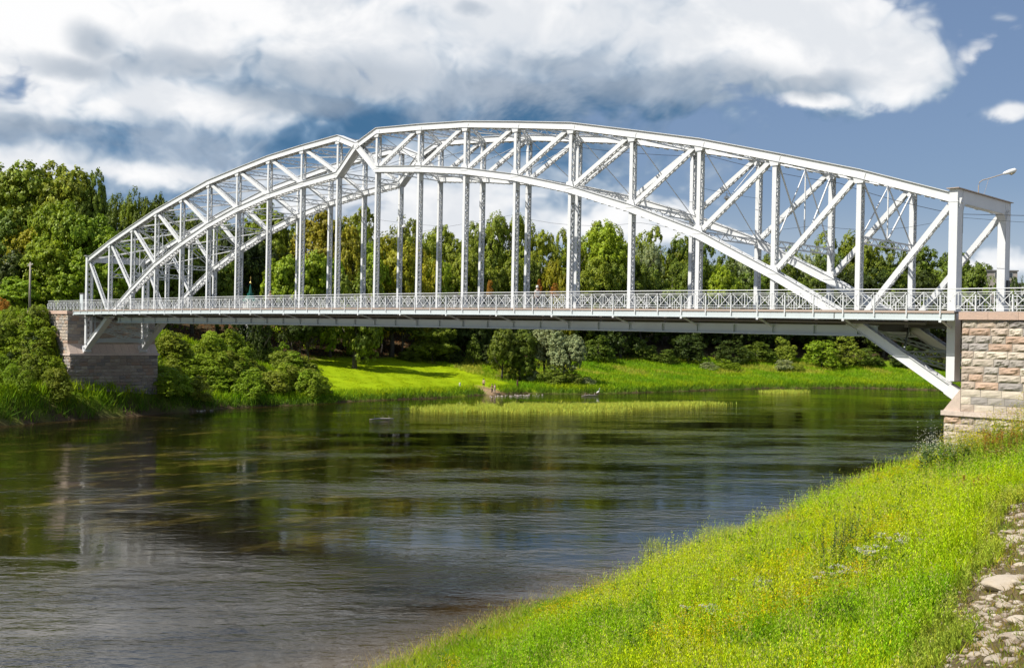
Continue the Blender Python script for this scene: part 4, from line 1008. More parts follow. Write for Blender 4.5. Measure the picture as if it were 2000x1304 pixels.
# taller seeding grasses and dead stalks standing out of the herbs
tp = pts[(rng.random(len(pts)) < .11) & (dr < 17.5) & (patchy(pts[:, 0], pts[:, 1], .7, 12.0) > .35)]
tc_ = np.where(rng.random((len(tp), 1)) < .5, np.array([[.50, .46, .16]]), np.array([[.34, .44, .05]]))
a = blades(tp, 6, rng.uniform(.7, 1.25, len(tp)), .011, .16, tc_, .3, .10)
n_ = len(tp)*10; tb = np.repeat(tp+np.stack([np.zeros(len(tp)), np.zeros(len(tp)), rng.uniform(.75, 1.1, len(tp))], 1), 10, 0)+rng.normal(size=(n_, 3))*np.array([.09, .09, .09])
b_ = rhombi(tb, unit(np.array([0, 0, 1.0])+rng.normal(size=(n_, 3))*.3), rs(n_), np.full(n_, .12), np.full(n_, .013), np.repeat(tc_, 10, 0)*np.array([1.15, .95, .9]))
V, Q, C = merge(a, b_); herb_obj('tall_seeding_grass', V, Q, C, 'scattered taller pale seeding grasses standing above the bank herbs')
# docks and thistles: broad dark-leaved clumps
bp_ = pts[(rng.random(len(pts)) < .035) & (dr > 2) & (dr < 17)]
n_ = len(bp_)*26; bb = np.repeat(bp_, 26, 0)+rng.normal(size=(n_, 3))*np.array([.16, .16, 0]); bb[:, 2] += rng.uniform(.02, .75, n_)*np.repeat(rng.uniform(.6, 1.25, len(bp_)), 26)
aa = rng.random(n_)*6.28; ax = unit(np.stack([np.cos(aa), np.sin(aa), rng.uniform(.3, 1.3, n_)], 1)); sd = unit(np.cross(ax, np.array([0, 0, 1.0])+rng.normal(size=(n_, 3))*.3))
V, Q, C = rhombi(bb, ax, sd, rng.uniform(.12, .24, n_), rng.uniform(.05, .09, n_), np.repeat(np.where(rng.random((len(bp_), 1)) < .6, np.array([[.12, .22, .02]]), np.array([[.24, .36, .03]])), 26, 0)*rng.uniform(.7, 1.2, (n_, 1))); herb_obj('broad_leaved_weeds', V, Q, C, 'darker broad leaved weeds scattered through the bank herbs')
# yellow flower heads
yp = pts[(patchy(pts[:, 0], pts[:, 1], .42, 7.7) > .72) & (dr > 4) & (dr < 16)]; yp = yp[rng.random(len(yp)) < .6]
n_ = len(yp)*16; b = np.repeat(yp+np.stack([np.zeros(len(yp)), np.zeros(len(yp)), rng.uniform(.55, .95, len(yp))], 1), 16, 0)+rng.normal(size=(n_, 3))*np.array([.09, .09, .07])
cc = np.where(rng.random((n_, 1)) < .92, np.array([[.72, .60, .01]]), np.array([[.60, .34, .02]]))*rng.uniform(.7, 1.15, (n_, 1))
V, Q, C = rhombi(b, rs(n_), rs(n_), np.full(n_, .035), np.full(n_, .035), cc); herb_obj('yellow_wildflowers', V, Q, C, 'drifts of small yellow wildflowers across the near bank slope')
# tawny seed heads fringing the water
ep, dl, dr2 = scatter(40000, 40, 56, -60, 12, lambda x, y, dl, dr: (dr > -.4) & (dr < 2.2)); ep = ep[inview(ep)]; ep = ep[rng.random(len(ep)) < .38]
a = blades(ep, 5, np.full(len(ep), .70), .012, .22, np.array([.42, .36, .10]), .3, .12)
n_ = len(ep)*7; b = np.repeat(ep+np.array([0, 0, .62]), 7, 0)+rng.normal(size=(n_, 3))*np.array([.10, .10, .10])
b_ = rhombi(b, unit(np.array([0, 0, 1.0])+rng.normal(size=(n_, 3))*.35), rs(n_), np.full(n_, .10), np.full(n_, .014), np.tile(np.array([.55, .40, .18]), (n_, 1))*rng.uniform(.7, 1.2, (n_, 1)))
V, Q, C = merge(a, b_); herb_obj('seed_head_grass', V, Q, C, 'tawny seeding grass fringing the water along the near bank')
# pale reed tufts standing in the shallows
rp = []
for u, v, s_, n in [(1425, 1030, 1.3, 260), (1460, 1035, 1.2, 200), (1500, 1015, 1.1, 160), (1535, 1005, 1.1, 200), (1560, 1000, 1, 160), (1385, 1060, 1.0, 120), (1275, 1082, .45, 40), (1278, 1050, .4, 24), (1350, 1058, .5, 40)]:
    p = onZ(u, v+24, WZ); rp.append(p+rng.normal(size=(n, 3))*np.array([.55*s_, .75*s_, 0]))
rp = np.concatenate(rp); V, Q, C = blades(rp, 6, np.full(len(rp), .85), .016, .22, np.array([.36, .44, .14]), .3, .10)
herb_obj('shallow_water_reeds', V, Q, C, 'pale green reed tufts standing in the shallows by the near bank')
# mid-river reed bank and far-bank fringes
ip = []
for u0, v0, u1, v1, hw_, n in [(850, 803, 960, 800, 2.0, 700), (940, 800, 1150, 798, 3.6, 3200), (1120, 797, 1290, 793, 2.2, 1200), (1290, 792, 1392, 790, 1.5, 450), (1500, 768, 1560, 766, 1.5, 400)]:
    a = onZ(u0, v0, WZ); b = onZ(u1, v1, WZ); t = rng.random(n); q = a+(b-a)*t[:, None]+np.stack([rng.normal(size=n)*hw_, rng.normal(size=n)*hw_*.8, np.zeros(n)], 1); ip.append(q)
ip = np.concatenate(ip); ip[:, 2] = WZ; ip = ip[patchy(ip[:, 0], ip[:, 1], .5, 3.3) > .27]
V, Q, C = blades(ip, 7, np.full(len(ip), .72), .07, .24, np.array([.50, .58, .08]), .3, .25); herb_obj('river_reed_bank', V, Q, C, 'long pale green reed bed lying in midstream beyond the bridge')
fp, dl, dr3 = scatter(230000, -88, 20, -30, 200, lambda x, y, dl, dr: (dl > .1) & (dl < np.where(y > 88, 34, np.where(y < 40, 30, 4))) & ~((x < -53.2) & (y > -2.3) & (y < 9.7)) & ~((np.abs(y-79) < 2.2) & (dl < 5)))
m = inview(fp); fp, dlf = fp[m], dl[m]; pf = patchy(fp[:, 0], fp[:, 1], .22, 3.0)
keep = rng.random(len(fp)) < np.where(dlf < 5, .62, .32); fp, dlf, pf = fp[keep], dlf[keep], pf[keep]
cc = np.array([.20, .36, .010])*(1-pf[:, None])+np.array([.38, .46, .012])*pf[:, None]; cc[(dlf < 1.2)] = (.13, .22, .015); st_ = (fp[:, 1] > 88) & (dlf > 14) & (pf > .6); cc[st_] = (.42, .42, .05)
V, Q, C = blades(fp, 5, np.where(dlf < 3, 1.1, .8)*np.where(fp[:, 1] < 30, 1.35, 1), .10, .28, cc, .35, .3); herb_obj('far_bank_grass', V, Q, C, 'tall bright riverside grass fringing the far bank')
# meadow turf
mp_, dl, dr4 = scatter(70000, -110, -40, 30, 100, lambda x, y, dl, dr: (dl > 3) & (dl < 36) & (y > 36)); mp_ = mp_[inview(mp_)]
V, Q, C = blades(mp_, 3, np.full(len(mp_), .13), .09, .6, np.array([.36, .47, .006]), .25, .4); herb_obj('lawn_turf', V, Q, C, 'short mown yellow-green turf of the riverside lawn')
# fallen leaves under the trees behind the lawn
lp, dl, _ = scatter(40000, -150, -60, 30, 130, lambda x, y, dl, dr: (dl > 33) & (dl < 60)); lp = lp[inview(lp)]; n_ = len(lp)
V, Q, C = rhombi(lp+np.array([0, 0, .05]), unit(rng.normal(size=(n_, 3))*np.array([1, 1, .3])), rs(n_), np.full(n_, .35), np.full(n_, .3), np.tile(np.array([.26, .13, .05]), (n_, 1))*rng.uniform(.4, 1.5, (n_, 1))); herb_obj('leaf_litter', V, Q, C, 'brown leaf litter on the shaded ground behind the lawn')

# single plants on the near bank that one can pick out
def spot(u, v):
    """the bank under a line of sight"""
    d = ray(u, v); t = np.linspace(5, 90, 1700); Pq = CAM+t[:, None]*d; hz = H(Pq[:, 0], Pq[:, 1]); i = int(np.argmax(Pq[:, 2] < hz))
    if i == 0: i = 700; Pq[i, 2] = hz[i]
    return Pq[i]
def stalk_plant(u, v, hgt, col, label, group, flowers=None, n=9, sc=1.0, cat='plant', name='tall_weed'):
    p = spot(u, v); o = tag(empty(name, tuple(p)), label, cat, group)
    Vs, Qs, Cs = [], [], []
    mb = MB(); tips = []
    for i in range(n):
        x, y = rng.normal(size=2)*.22*sc; h = hgt*rng.uniform(.75, 1.1); l = rng.normal(size=2)*.12
        tip = (x+l[0]*h, y+l[1]*h, h); mb.tube([(x, y, -.1), tip], [.011, .004], 5); tips.append((x, y, h, l))
    s_ = mb.build('stem', simple_green, o)
    k = 40; bb = []; hh = []
    for x, y, h, l in tips:
        t = np.linspace(.08, .97, k)*h; bb.append(np.stack([x+l[0]*t, y+l[1]*t, t], 1)); hh.append(t/h)
    bb = np.concatenate(bb); hh = np.concatenate(hh); m_ = len(bb); a = rng.random(m_)*6.28
    ax = unit(np.stack([np.cos(a), np.sin(a), rng.uniform(.2, .9, m_)], 1)); sd = unit(np.cross(ax, np.array([0, 0, 1.0])+rng.normal(size=(m_, 3))*.3)); ln = .17*(1.15-.8*hh)*sc
    V, Q, C = rhombi(bb, ax, sd, ln, ln*.34, np.tile(np.array(col), (m_, 1))*rng.uniform(.7, 1.3, (m_, 1)))
    me = fast_mesh('leaves', V, Q, C, M_GRASS); q = bpy.data.objects.new('leaves', me); COL.objects.link(q); q.parent = o; q.color = (1, 1, 1, 1)
    if flowers:
        fc, ft = flowers; fb = []
        for x, y, h, l in tips:
            c = np.array([x+l[0]*h, y+l[1]*h, h])
            if ft == 'umbel': fb.append(c+rng.normal(size=(34, 3))*np.array([.055, .055, .010]))
            elif ft == 'spike': fb.append(c+np.stack([rng.normal(size=30)*.018, rng.normal(size=30)*.018, -rng.random(30)*.32], 1))
            else: fb.append(c+rng.normal(size=(40, 3))*np.array([.10, .10, .16])*sc)
        fb = np.concatenate(fb); m_ = len(fb); V, Q, C = rhombi(fb, rs(m_), rs(m_), np.full(m_, .045), np.full(m_, .045), np.tile(np.array(fc), (m_, 1))*rng.uniform(.8, 1.1, (m_, 1)))
        me = fast_mesh('flowers', V, Q, C, M_GRASS); q = bpy.data.objects.new('flowers', me); COL.objects.link(q); q.parent = o; q.color = (1, 1, 1, 1)
    return o
simple_green = simple('green_stem', (.13, .17, .03), .7)
for u, v, h, lb in [(1615, 1140, 1.5, 'dark leafy clump of tall weeds left of the white umbels'), (1650, 1110, 1.7, 'taller dark weed clump rising beside the white umbels'), (1700, 1090, 1.0, 'small dark leafy weed below the yellow drift'), (1650, 1240, .9, 'dark weed leaning right low on the bank'), (1500, 1200, 1.0, 'slim dark weed standing alone in the pale herbs')]:
    stalk_plant(u, v, h, (.055, .11, .02), lb, 'dark weeds on the near bank', n=11)
for u, v, h, lb in [(1705, 1130, .8, 'white umbel flowers beside the dark weeds'), (1640, 1165, .75, 'white umbel flowers in front of the dark weeds'), (1475, 1180, .7, 'sparse whitish flowers in the middle of the bank'), (1400, 1235, .6, 'low patch of small white flowers near the bottom edge'), (1745, 1095, .7, 'pale pinkish flower heads above the umbels')]:
    stalk_plant(u, v, h, (.20, .32, .03), lb, 'white flowers on the near bank', flowers=((.62, .60, .52), 'umbel'), n=12, sc=1.5)
stalk_plant(1852, 928, 1.35, (.13, .20, .05), 'leafy bush with creamy white blossom at the foot of the right abutment', None, flowers=((.66, .64, .50), 'cloud'), n=26, sc=2.2, cat='bush', name='flowering_bush')
stalk_plant(1935, 880, 2.3, (.26, .34, .05), 'slim leafy sapling in front of the right abutment', None, n=16, sc=1.7, cat='sapling', name='sapling')
stalk_plant(1890, 925, 1.5, (.28, .34, .03), 'yellowish sapling left of the slim one by the abutment', None, flowers=((.62, .50, .02), 'cloud'), n=14, sc=1.6, cat='sapling', name='sapling')
stalk_plant(1988, 880, 2.6, (.30, .38, .03), 'yellow-green shrub at the right edge in front of the abutment', None, flowers=((.60, .52, .05), 'cloud'), n=26, sc=2.2, cat='shrub', name='tall_shrub')
for u, v, h, c, fc in [(1868, 918, 1.2, (.24, .34, .03), (.62, .52, .03)), (1882, 910, 1.4, (.30, .38, .03), (.62, .52, .03)), (1905, 905, 1.3, (.34, .38, .03), (.62, .50, .02)), (1920, 915, 1.1, (.26, .36, .03), (.60, .48, .03)), (1945, 900, 1.5, (.34, .40, .04), (.62, .54, .04)), (1965, 895, 1.7, (.30, .38, .03), (.60, .50, .03)), (1978, 905, 1.5, (.26, .34, .03), (.56, .40, .05)), (1998, 900, 2.0, (.34, .42, .04), (.62, .54, .04)), (2012, 890, 2.2, (.26, .36, .03), (.60, .50, .05))]:
    stalk_plant(u, v, h, c, 'yellow-flowering weed clump at the foot of the right abutment', 'weeds at the foot of the right abutment', flowers=(fc, 'cloud'), n=16, sc=1.7)
stalk_plant(1955, 915, 1.5, (.40, .26, .05), 'reddish seeding dock between the sapling and the right edge', None, flowers=((.50, .22, .04), 'spike'), n=16, sc=1.3, cat='plant', name='dock_plant')
stalk_plant(1905, 985, .9, (.42, .24, .05), 'rust-red dock stems among the yellow flowers', None, flowers=((.50, .20, .04), 'spike'), n=12, sc=1.2, cat='plant', name='dock_plant')

# ------------------------------------------------------------------ stones on the upper bank
def rock(seed, res=3):
    import bmesh
    bm = bmesh.new(); bmesh.ops.create_icosphere(bm, subdivisions=res, radius=.5); r = np.random.default_rng(seed)
    pl = r.normal(size=(9, 3)); pl /= np.linalg.norm(pl, axis=1)[:, None]; dd = r.uniform(.24, .40, 9); ph = r.random(6)*6
    for v in bm.verts:
        c = np.array(v.co)
        for n_, d_ in zip(pl, dd):
            s_ = c@n_
            if s_ > d_: c = c-n_*(s_-d_)*.92
        c = c*(1+.04*math.sin(ph[0]+c[0]*14)*math.sin(ph[1]+c[1]*13)+.03*math.sin(ph[2]+c[2]*19+c[0]*9))
        v.co = c
    me = bpy.data.meshes.new('boulder'); bm.to_mesh(me); bm.free(); me.materials.append(M_ROCK); me.polygons.foreach_set('use_smooth', [True]*len(me.polygons)); return me
def rock_mat():
    m = mat('pale_fieldstone'); g = G(m); oi = g.n('ShaderNodeObjectInfo'); o = g.obj()
    a = g.mix(oi.outputs['Random'], (.58, .50, .38), (.38, .31, .24)); nz = g.noise(3, 8, .75, o); f = g.noise(16, 6, .7, o)
    c = g.mix(g.m('MULTIPLY', g.ramp(nz, .4, .7), .5), a, (.42, .32, .19)); c = g.mix(g.m('MULTIPLY', g.ramp(f, .55, .7), .35), c, (.25, .22, .18))
    g.out(g.n('ShaderNodeBsdfPrincipled', {'Base Color': c, 'Roughness': .9, 'Normal': g.bump(g.m('ADD', nz, f), .7, .05)}).outputs[0]); return m
M_ROCK = rock_mat(); RK = [rock(s) for s in range(6)]
def put_rock(u, v, wpx, hpx, label, seed):
    p = spot(u, v); D = (p-CAM)@fw; s_ = wpx/F*D; r = random.Random(seed)
    o = bpy.data.objects.new('boulder', RK[seed % 6]); COL.objects.link(o); o.scale = (s_*1.15, s_*r.uniform(.75, 1.0), max(s_*.45, hpx/F*D*.8)); o.rotation_euler = (r.uniform(-.25, .25), r.uniform(-.35, .1), _y*-1*0+r.uniform(.4, 1.1))
    o.location = p+np.array([0, 0, s_*.02]); return tag(o, label, 'boulder', 'boulders on the upper bank')
BIG = [(1962, 1146, 84, 46, 'largest flat ochre boulder on the upper bank'), (1985, 1142, 30, 34, 'rounded pale boulder resting against the largest one'), (1935, 1250, 46, 34, 'pale boulder with a broad flat face near the bottom right'), (1972, 1245, 44, 30, 'wide low boulder at the bottom right'), (1990, 1250, 26, 30, 'chalk white boulder beside the wide low one'), (1860, 1285, 34, 16, 'long thin stone lowest on the left of the stones'), (1990, 1215, 44, 30, 'pale grey boulder at the right edge'), (1885, 1240, 22, 14, 'small pale stone at the left edge of the stony strip'), (1870, 1252, 16, 14, 'little upright white stone at the grass edge'), (1942, 1290, 40, 34, 'whitish block in the bottom right corner'), (1975, 1292, 34, 26, 'pale block right of the whitish one in the corner'), (1985, 1055, 42, 16, 'long slanting slab high on the stony strip'), (1965, 1070, 30, 10, 'thin slab below the slanting one'), (1915, 1225, 26, 22, 'leaning pale stone above the broad flat one')]
for i, (u, v, w, h, lb) in enumerate(BIG): put_rock(u, v, w, h, lb, i)
r = random.Random(11)
for i in range(170):
    v = r.uniform(980, 1304); ul = 1858+(1304-v)*.38; u = r.uniform(ul, 2040)
    s_ = r.uniform(10, 38)*(.55+.45*(v-900)/400)
    put_rock(u, v, s_, s_*.6, 'small pale stone embedded in the stony upper bank', i+20)
# cobbles too many to count
cp, _, drc = scatter(21000, 55, 80, -62, -14, lambda x, y, dl, dr: (dr > SB(y)+.2) & (dr < 27)); cp = cp[inview(cp, 350)]; 
src = np.array([v.co[:] for v in rock(77, 1).vertices]); tri = np.array([p.vertices[:] for p in rock(77, 1).polygons]); 
def cobbles(cp, lo, hi, name, label, colv):
    n = len(cp); s_ = rng.uniform(lo, hi, n); a = rng.random(n)*6.28; c, s2 = np.cos(a), np.sin(a); sc_ = np.stack([s_, s_*rng.uniform(.6, 1, n), s_*rng.uniform(.4, .7, n)], 1)
    Vv = src[None]*sc_[:, None]; X_ = Vv[..., 0]*c[:, None]-Vv[..., 1]*s2[:, None]; Y_ = Vv[..., 0]*s2[:, None]+Vv[..., 1]*c[:, None]
    Vv = np.stack([X_, Y_, Vv[..., 2]], -1)+cp[:, None]; k = len(src); T_ = (tri[None]+(np.arange(n)*k)[:, None, None]).reshape(-1, 3)
    me = bpy.data.meshes.new(name); V_ = Vv.reshape(-1, 3); me.vertices.add(len(V_)); me.vertices.foreach_set('co', V_.astype(np.float32).ravel()); me.loops.add(len(T_)*3); me.loops.foreach_set('vertex_index', T_.astype(np.int32).ravel()); me.polygons.add(len(T_)); me.polygons.foreach_set('loop_start', np.arange(0, len(T_)*3, 3, dtype=np.int32)); me.update(calc_edges=True)
    at = me.color_attributes.new('col', 'FLOAT_COLOR', 'POINT'); cc = np.repeat(np.array(colv)[rng.integers(0, len(colv), n)]*rng.uniform(.8, 1.15, (n, 1)), k, 0); c4 = np.ones((len(V_), 4), np.float32); c4[:, :3] = cc; at.data.foreach_set('color', c4.ravel())
    me.materials.append(M_STONE); o = bpy.data.objects.new(name, me); COL.objects.link(o); tag(o, label, 'stones', kind='stuff')
SC = [(.38, .31, .22), (.28, .22, .155), (.46, .39, .30), (.24, .17, .11), (.32, .24, .15)]
cobbles(cp, .06, .30, 'cobbles', 'loose small cobbles and gravel filling the stony upper bank', SC)
dp, _, drd = scatter(30000, 55, 80, -62, -14, lambda x, y, dl, dr: dr > SB(y)-1); dp = dp[inview(dp, 400)]
V, Q, C = blades(dp, 8, np.full(len(dp), .20), .016, .5, np.where(rng.random((len(dp), 1)) < .5, np.array([[.32, .27, .06]]), np.array([[.20, .27, .02]])), .5, .10); herb_obj('dry_grass', V, Q, C, 'short dry yellowish grass growing between the bank stones')
# pale stones at the far water's edge
w0 = onZ(1003, 772, WZ); q = w0+rng.normal(size=(60, 3))*np.array([1.0, 2.6, 0])+np.array([.5, 0, 0]); q[:, 2] = WZ+.02; cobbles(q, .15, .45, 'shore_stones', 'pale stones at the far water edge right of the sandy landing', [(.62, .52, .46), (.5, .42, .36)])
q = []
for _ in range(160): u = random.uniform(130, 420); p = onZ(u, 815-.045*(u-130), WZ); q.append(p+np.array([random.uniform(-1.2, .3), 0, .05]))
cobbles(np.array(q), .2, .5, 'shore_stones', 'scattered stones along the water edge below the left abutment', [(.5, .42, .36), (.4, .36, .3)])

# ------------------------------------------------------------------ things on the far bank and in the river
def log(u0, v0, u1, v1, rad, label, lift=.1):
    a = onZ(u0, v0, WZ+lift); b = onZ(u1, v1, WZ+lift); o = tag(empty('driftwood', tuple((a+b)/2)), label, 'driftwood'); c = (a+b)/2
    mb = MB(); mb.tube([a-c, (a-c)*.3+(0, 0, .06), (b-c)*.5, b-c], [rad*.6, rad, rad*.9, rad*.3], 7); mb.build('log', M_WOODP, o, True)
    mb = MB(); 
    for t in (.2, .5, .8): p = (a-c)+(b-a)*t; mb.tube([p, p+(random.uniform(-.3, .3), random.uniform(-.3, .3), random.uniform(.3, .6))], [.04, .015], 5)
    mb.build('branch', M_WOODP, o)
log(722, 819, 770, 817, .12, 'pale waterlogged trunk stranded in midstream left of the reed bed')
log(1136, 773, 1168, 771, .10, 'bare pale branch lying in the shallows by the far bank')
p = onZ(1168, 774, WZ)
hb = tag(empty('waterbird', (p[0], p[1], WZ)), 'white wading bird standing in the shallows by the far bank', 'bird')
mb = MB(); mb.tube([(-.42, 0, .62), (-.2, 0, .72), (.08, 0, .85), (.24, 0, 1.0)], [.03, .14, .16, .06], 10); mb.tube([(.2, 0, .95), (.30, 0, 1.15), (.24, 0, 1.35), (.32, 0, 1.47)], [.07, .045, .04, .05], 8); mb.tube([(.30, 0, 1.47), (.42, 0, 1.46)], [.055, .03], 8)
mb.build('body', simple('white_feathers', (.75, .74, .70), .8, .1), hb, True)
mb = MB(); mb.tube([(.42, 0, 1.46), (.58, 0, 1.42)], [.02, .004], 6); mb.build('bill', simple('yellow_bill', (.6, .4, .05), .5), hb)
for s_ in (-1, 1): mb = MB(); mb.tube([(.0, s_*.05, .75), (-.04, s_*.05, .4), (.0, s_*.05, -.1)], [.03, .015, .012], 6); mb.build('leg', M_BLACK, hb)

def skin_body(name, joints, edges, radii, m, parent, sub=1):
    me = bpy.data.meshes.new(name); me.from_pydata(joints, edges, []); o = bpy.data.objects.new(name, me); COL.objects.link(o); o.parent = parent; me.materials.append(m)
    md = o.modifiers.new('skin', 'SKIN'); md.use_smooth_shade = True
    for i, r in enumerate(radii): me.skin_vertices[0].data[i].radius = (r, r) if not isinstance(r, tuple) else r
    me.skin_vertices[0].data[0].use_root = True
    s = o.modifiers.new('sub', 'SUBSURF'); s.levels = sub; s.render_levels = sub; return o
M_SKIN = simple('skin', (.52, .33, .24), .6, .1)
def person(x, y, z, rz, h, top, legs, hair, label, armpose=0, bare=False, group='people on the riverside lawn'):
    k = h/1.75; o = tag(empty('person', (x, y, z), rz), label, 'person', group)
    J = [(0, 0, .95), (0, 0, 1.15), (0, 0, 1.38), (0, .0, 1.50), (0, .02, 1.58), (0, .03, 1.70)]
    Rr = [(.15, .10), (.13, .09), (.16, .09), .055, .09, .085]; Ed = [(0, 1), (1, 2), (2, 3), (3, 4), (4, 5)]
    def chain(pts, rad, root):
        pr = root
        for p_, r_ in zip(pts, rad): J.append(p_); Rr.append(r_); Ed.append((pr, len(J)-1)); pr = len(J)-1
    for s_ in (-1, 1):
        st = .10 if s_ > 0 else -.12
        chain([(s_*.09, 0, .88), (s_*.10, st*.5, .50), (s_*.10, st-.03, .10), (s_*.10, st+.10, .03)], [.085, .058, .038, .035], 0)
        e = (s_*.26, .03, 1.12) if not armpose else (s_*.25, .14, 1.16); hnd = (s_*.24, .10, .88) if not armpose else (s_*.12, .34, 1.06)
        chain([(s_*.18, 0, 1.40), e, hnd], [.05, .038, .026], 2)
        hx, hy, hz = hnd
        for f in range(4): chain([(hx+s_*.005, hy+.018*(f-1.5), hz-.09-.006*(f % 2))], [.009], len(J)-1-f if False else [i for i, q in enumerate(J) if q == hnd][0])
        chain([(hx-s_*.035, hy+.03, hz-.05)], [.010], [i for i, q in enumerate(J) if q == hnd][0])
    sc = lambda L_: [tuple(c*k for c in q) for q in L_]
    skin_body('body', sc(J), Ed, [tuple(a*k for a in r_) if isinstance(r_, tuple) else r_*k for r_ in Rr], M_SKIN, o, 1)
    mb = MB()
    for s_ in (-1, 1): mb.lathe([(.004, .01), (.011, .005), (.011, -.005), (.004, -.01)], (s_*.032, .112, 1.665), 6)
    mb.box(-.012, .012, .10, .135, 1.625, 1.66); mb.box(-.025, .025, .112, .118, 1.59, 1.60)
    f = mb.build('face', M_SKIN, o); f.scale = (k, k, k)
    mb = MB(); mb.lathe([(.085, -.10), (.106, -.02), (.102, .05), (.07, .095), (.01, .11)], (0, .01, 1.70), 12); q = mb.build('hair', hair, o, True); q.scale = (k, k, k)
    if top is not None and not bare:
        Jt = [(0, 0, .93), (0, 0, 1.15), (0, 0, 1.38), (0, 0, 1.46), (-.19, 0, 1.40), (-.235, .03 if not armpose else .09, 1.22), (.19, 0, 1.40), (.235, .03 if not armpose else .09, 1.22)]
        skin_body('shirt', sc(Jt), [(0, 1), (1, 2), (2, 3), (2, 4), (4, 5), (2, 6), (6, 7)], [(.17*k, .125*k), (.155*k, .115*k), (.18*k, .115*k), .075*k, .068*k, .06*k, .068*k, .06*k], top, o, 1)
    Jl = [(0, 0, .96)]; El = []; Rl = [(.165*k, .12*k)]
    for s_ in (-1, 1):
        st = .10 if s_ > 0 else -.12; n0 = len(Jl); Jl += [(s_*.09, 0, .86), (s_*.10, st*.5, .50)]; Rl += [.10*k, .075*k]; El += [(0, n0), (n0, n0+1)]
        if legs[1]: Jl.append((s_*.10, st-.03, .14)); Rl.append(.06*k); El.append((n0+1, n0+2))
    skin_body('trousers' if legs[1] else 'shorts', sc(Jl), El, Rl, legs[0], o, 1)
    return o
cl = lambda n, c: simple(n, c, .85, .15, 8)
HAIRD = cl('dark_hair', (.05, .03, .02)); HAIRB = cl('brown_hair', (.16, .09, .05))
def gp_(u, v): 
    p = spot2(u, v); return p
FACE = math.radians(130)
p = spot2(944.5, 758); person(p[0], p[1], p[2], FACE+1.2, 1.78, cl('tan_shirt', (.55, .38, .22)), (cl('maroon_shorts', (.10, .02, .04)), 0), HAIRD, 'person in a tan top and dark shorts walking alone on the lawn')
p = spot2(961, 768); person(p[0], p[1], p[2], FACE+.4, 1.72, cl('dark_red_top', (.14, .02, .02)), (cl('black_skirt', (.02, .02, .025)), 1), HAIRD, 'person in a dark red top standing at the sandy landing', 1)
p = spot2(966, 767.5); person(p[0], p[1], p[2], FACE-2.6, 1.66, cl('pink_top', (.55, .36, .38)), (cl('pale_trousers', (.50, .46, .42)), 1), HAIRB, 'person in a pale pink top facing the one in dark red')
# two walkers on the bridge footway
for u, c, hr, lb in [(1049, (.62, .60, .56), cl('white_cap', (.75, .74, .7)), 'person in a white cap walking behind the railing near mid-span'), (528, (.55, .5, .45), HAIRB, 'person walking behind the railing in the left half of the bridge'), (722, (.42, .45, .08), cl('red_hair', (.45, .14, .06)), 'red haired person in a yellow-green top behind the railing')]:
    p = onY(u, 590, -1.0 if u != 722 else 8.3); person(p[0], p[1], 1.49+cb(p[0]), 1.57, 1.70, cl('walker_top', c), (cl('walker_trousers', (.08, .09, .12)), 1), hr, lb, group='people crossing the bridge')
# marker posts on the lawn
for u, v, h, c, lb in [(1010.5, 758, 1.5, (.10, .04, .03), 'dark brown marker post standing on the lawn by the willows'), (898, 760, 1.1, (.62, .6, .5), 'short pale post on the lawn left of the people')]:
    p = spot2(u, v); o = tag(empty('marker_post', tuple(p)), lb, 'post'); mb = MB(); mb.box(-.11, .11, -.11, .11, -.2, h); mb.build('shaft', simple('post_paint', c, .8), o); mb = MB(); mb.hexa([(-.14, -.14, h), (.14, -.14, h), (.14, .14, h), (-.14, .14, h), (-.03, -.03, h+.12), (.03, -.03, h+.12), (.03, .03, h+.12), (-.03, .03, h+.12)]); mb.build('cap', simple('post_cap', c, .8), o)

# ------------------------------------------------------------------ poles and buildings
p = atW(58, 590, 152); o = tag(empty('utility_pole', (p[0], p[1], Hs(p[0], p[1]))), 'weathered wooden pole standing among the bushes left of the bridge', 'pole')
zt = atW(58, 512, 152)[2]-Hs(p[0], p[1]); mb = MB(); mb.tube([(0, 0, -.5), (0, 0, zt)], [.17, .12], 10); mb.build('shaft', M_WOODP, o, True)
mb = MB(); mb.bar((-.9, 0, zt-.5), (.9, 0, zt-.3), .1, .1); mb.build('crossarm', M_WOODP, o)
for x_ in (-.7, .7): mb = MB(); mb.lathe([(.03, 0), (.06, .05), (.05, .14), (.02, .18)], (x_, 0, zt-.38)); mb.build('insulator', M_LAMPW, o)
p = atW(165, 585, 142); o = tag(empty('utility_cabinet', (p[0], p[1], 1.3)), 'small grey cabinet beside the left portal', 'cabinet', None); zt = atW(165, 574, 142)[2]-1.3
mb = MB(); mb.box(-.5, .5, -.4, .4, 0, zt); mb.build('housing', simple('grey_cabinet', (.30, .30, .27), .7), o); mb = MB(); mb.box(-.56, .56, -.46, .46, zt+.002, zt+.08); mb.build('lid', M_ROOF, o); mb = MB(); mb.box(-.42, .42, -.43, -.402, .1, zt-.1); mb.build('door', M_F, o)
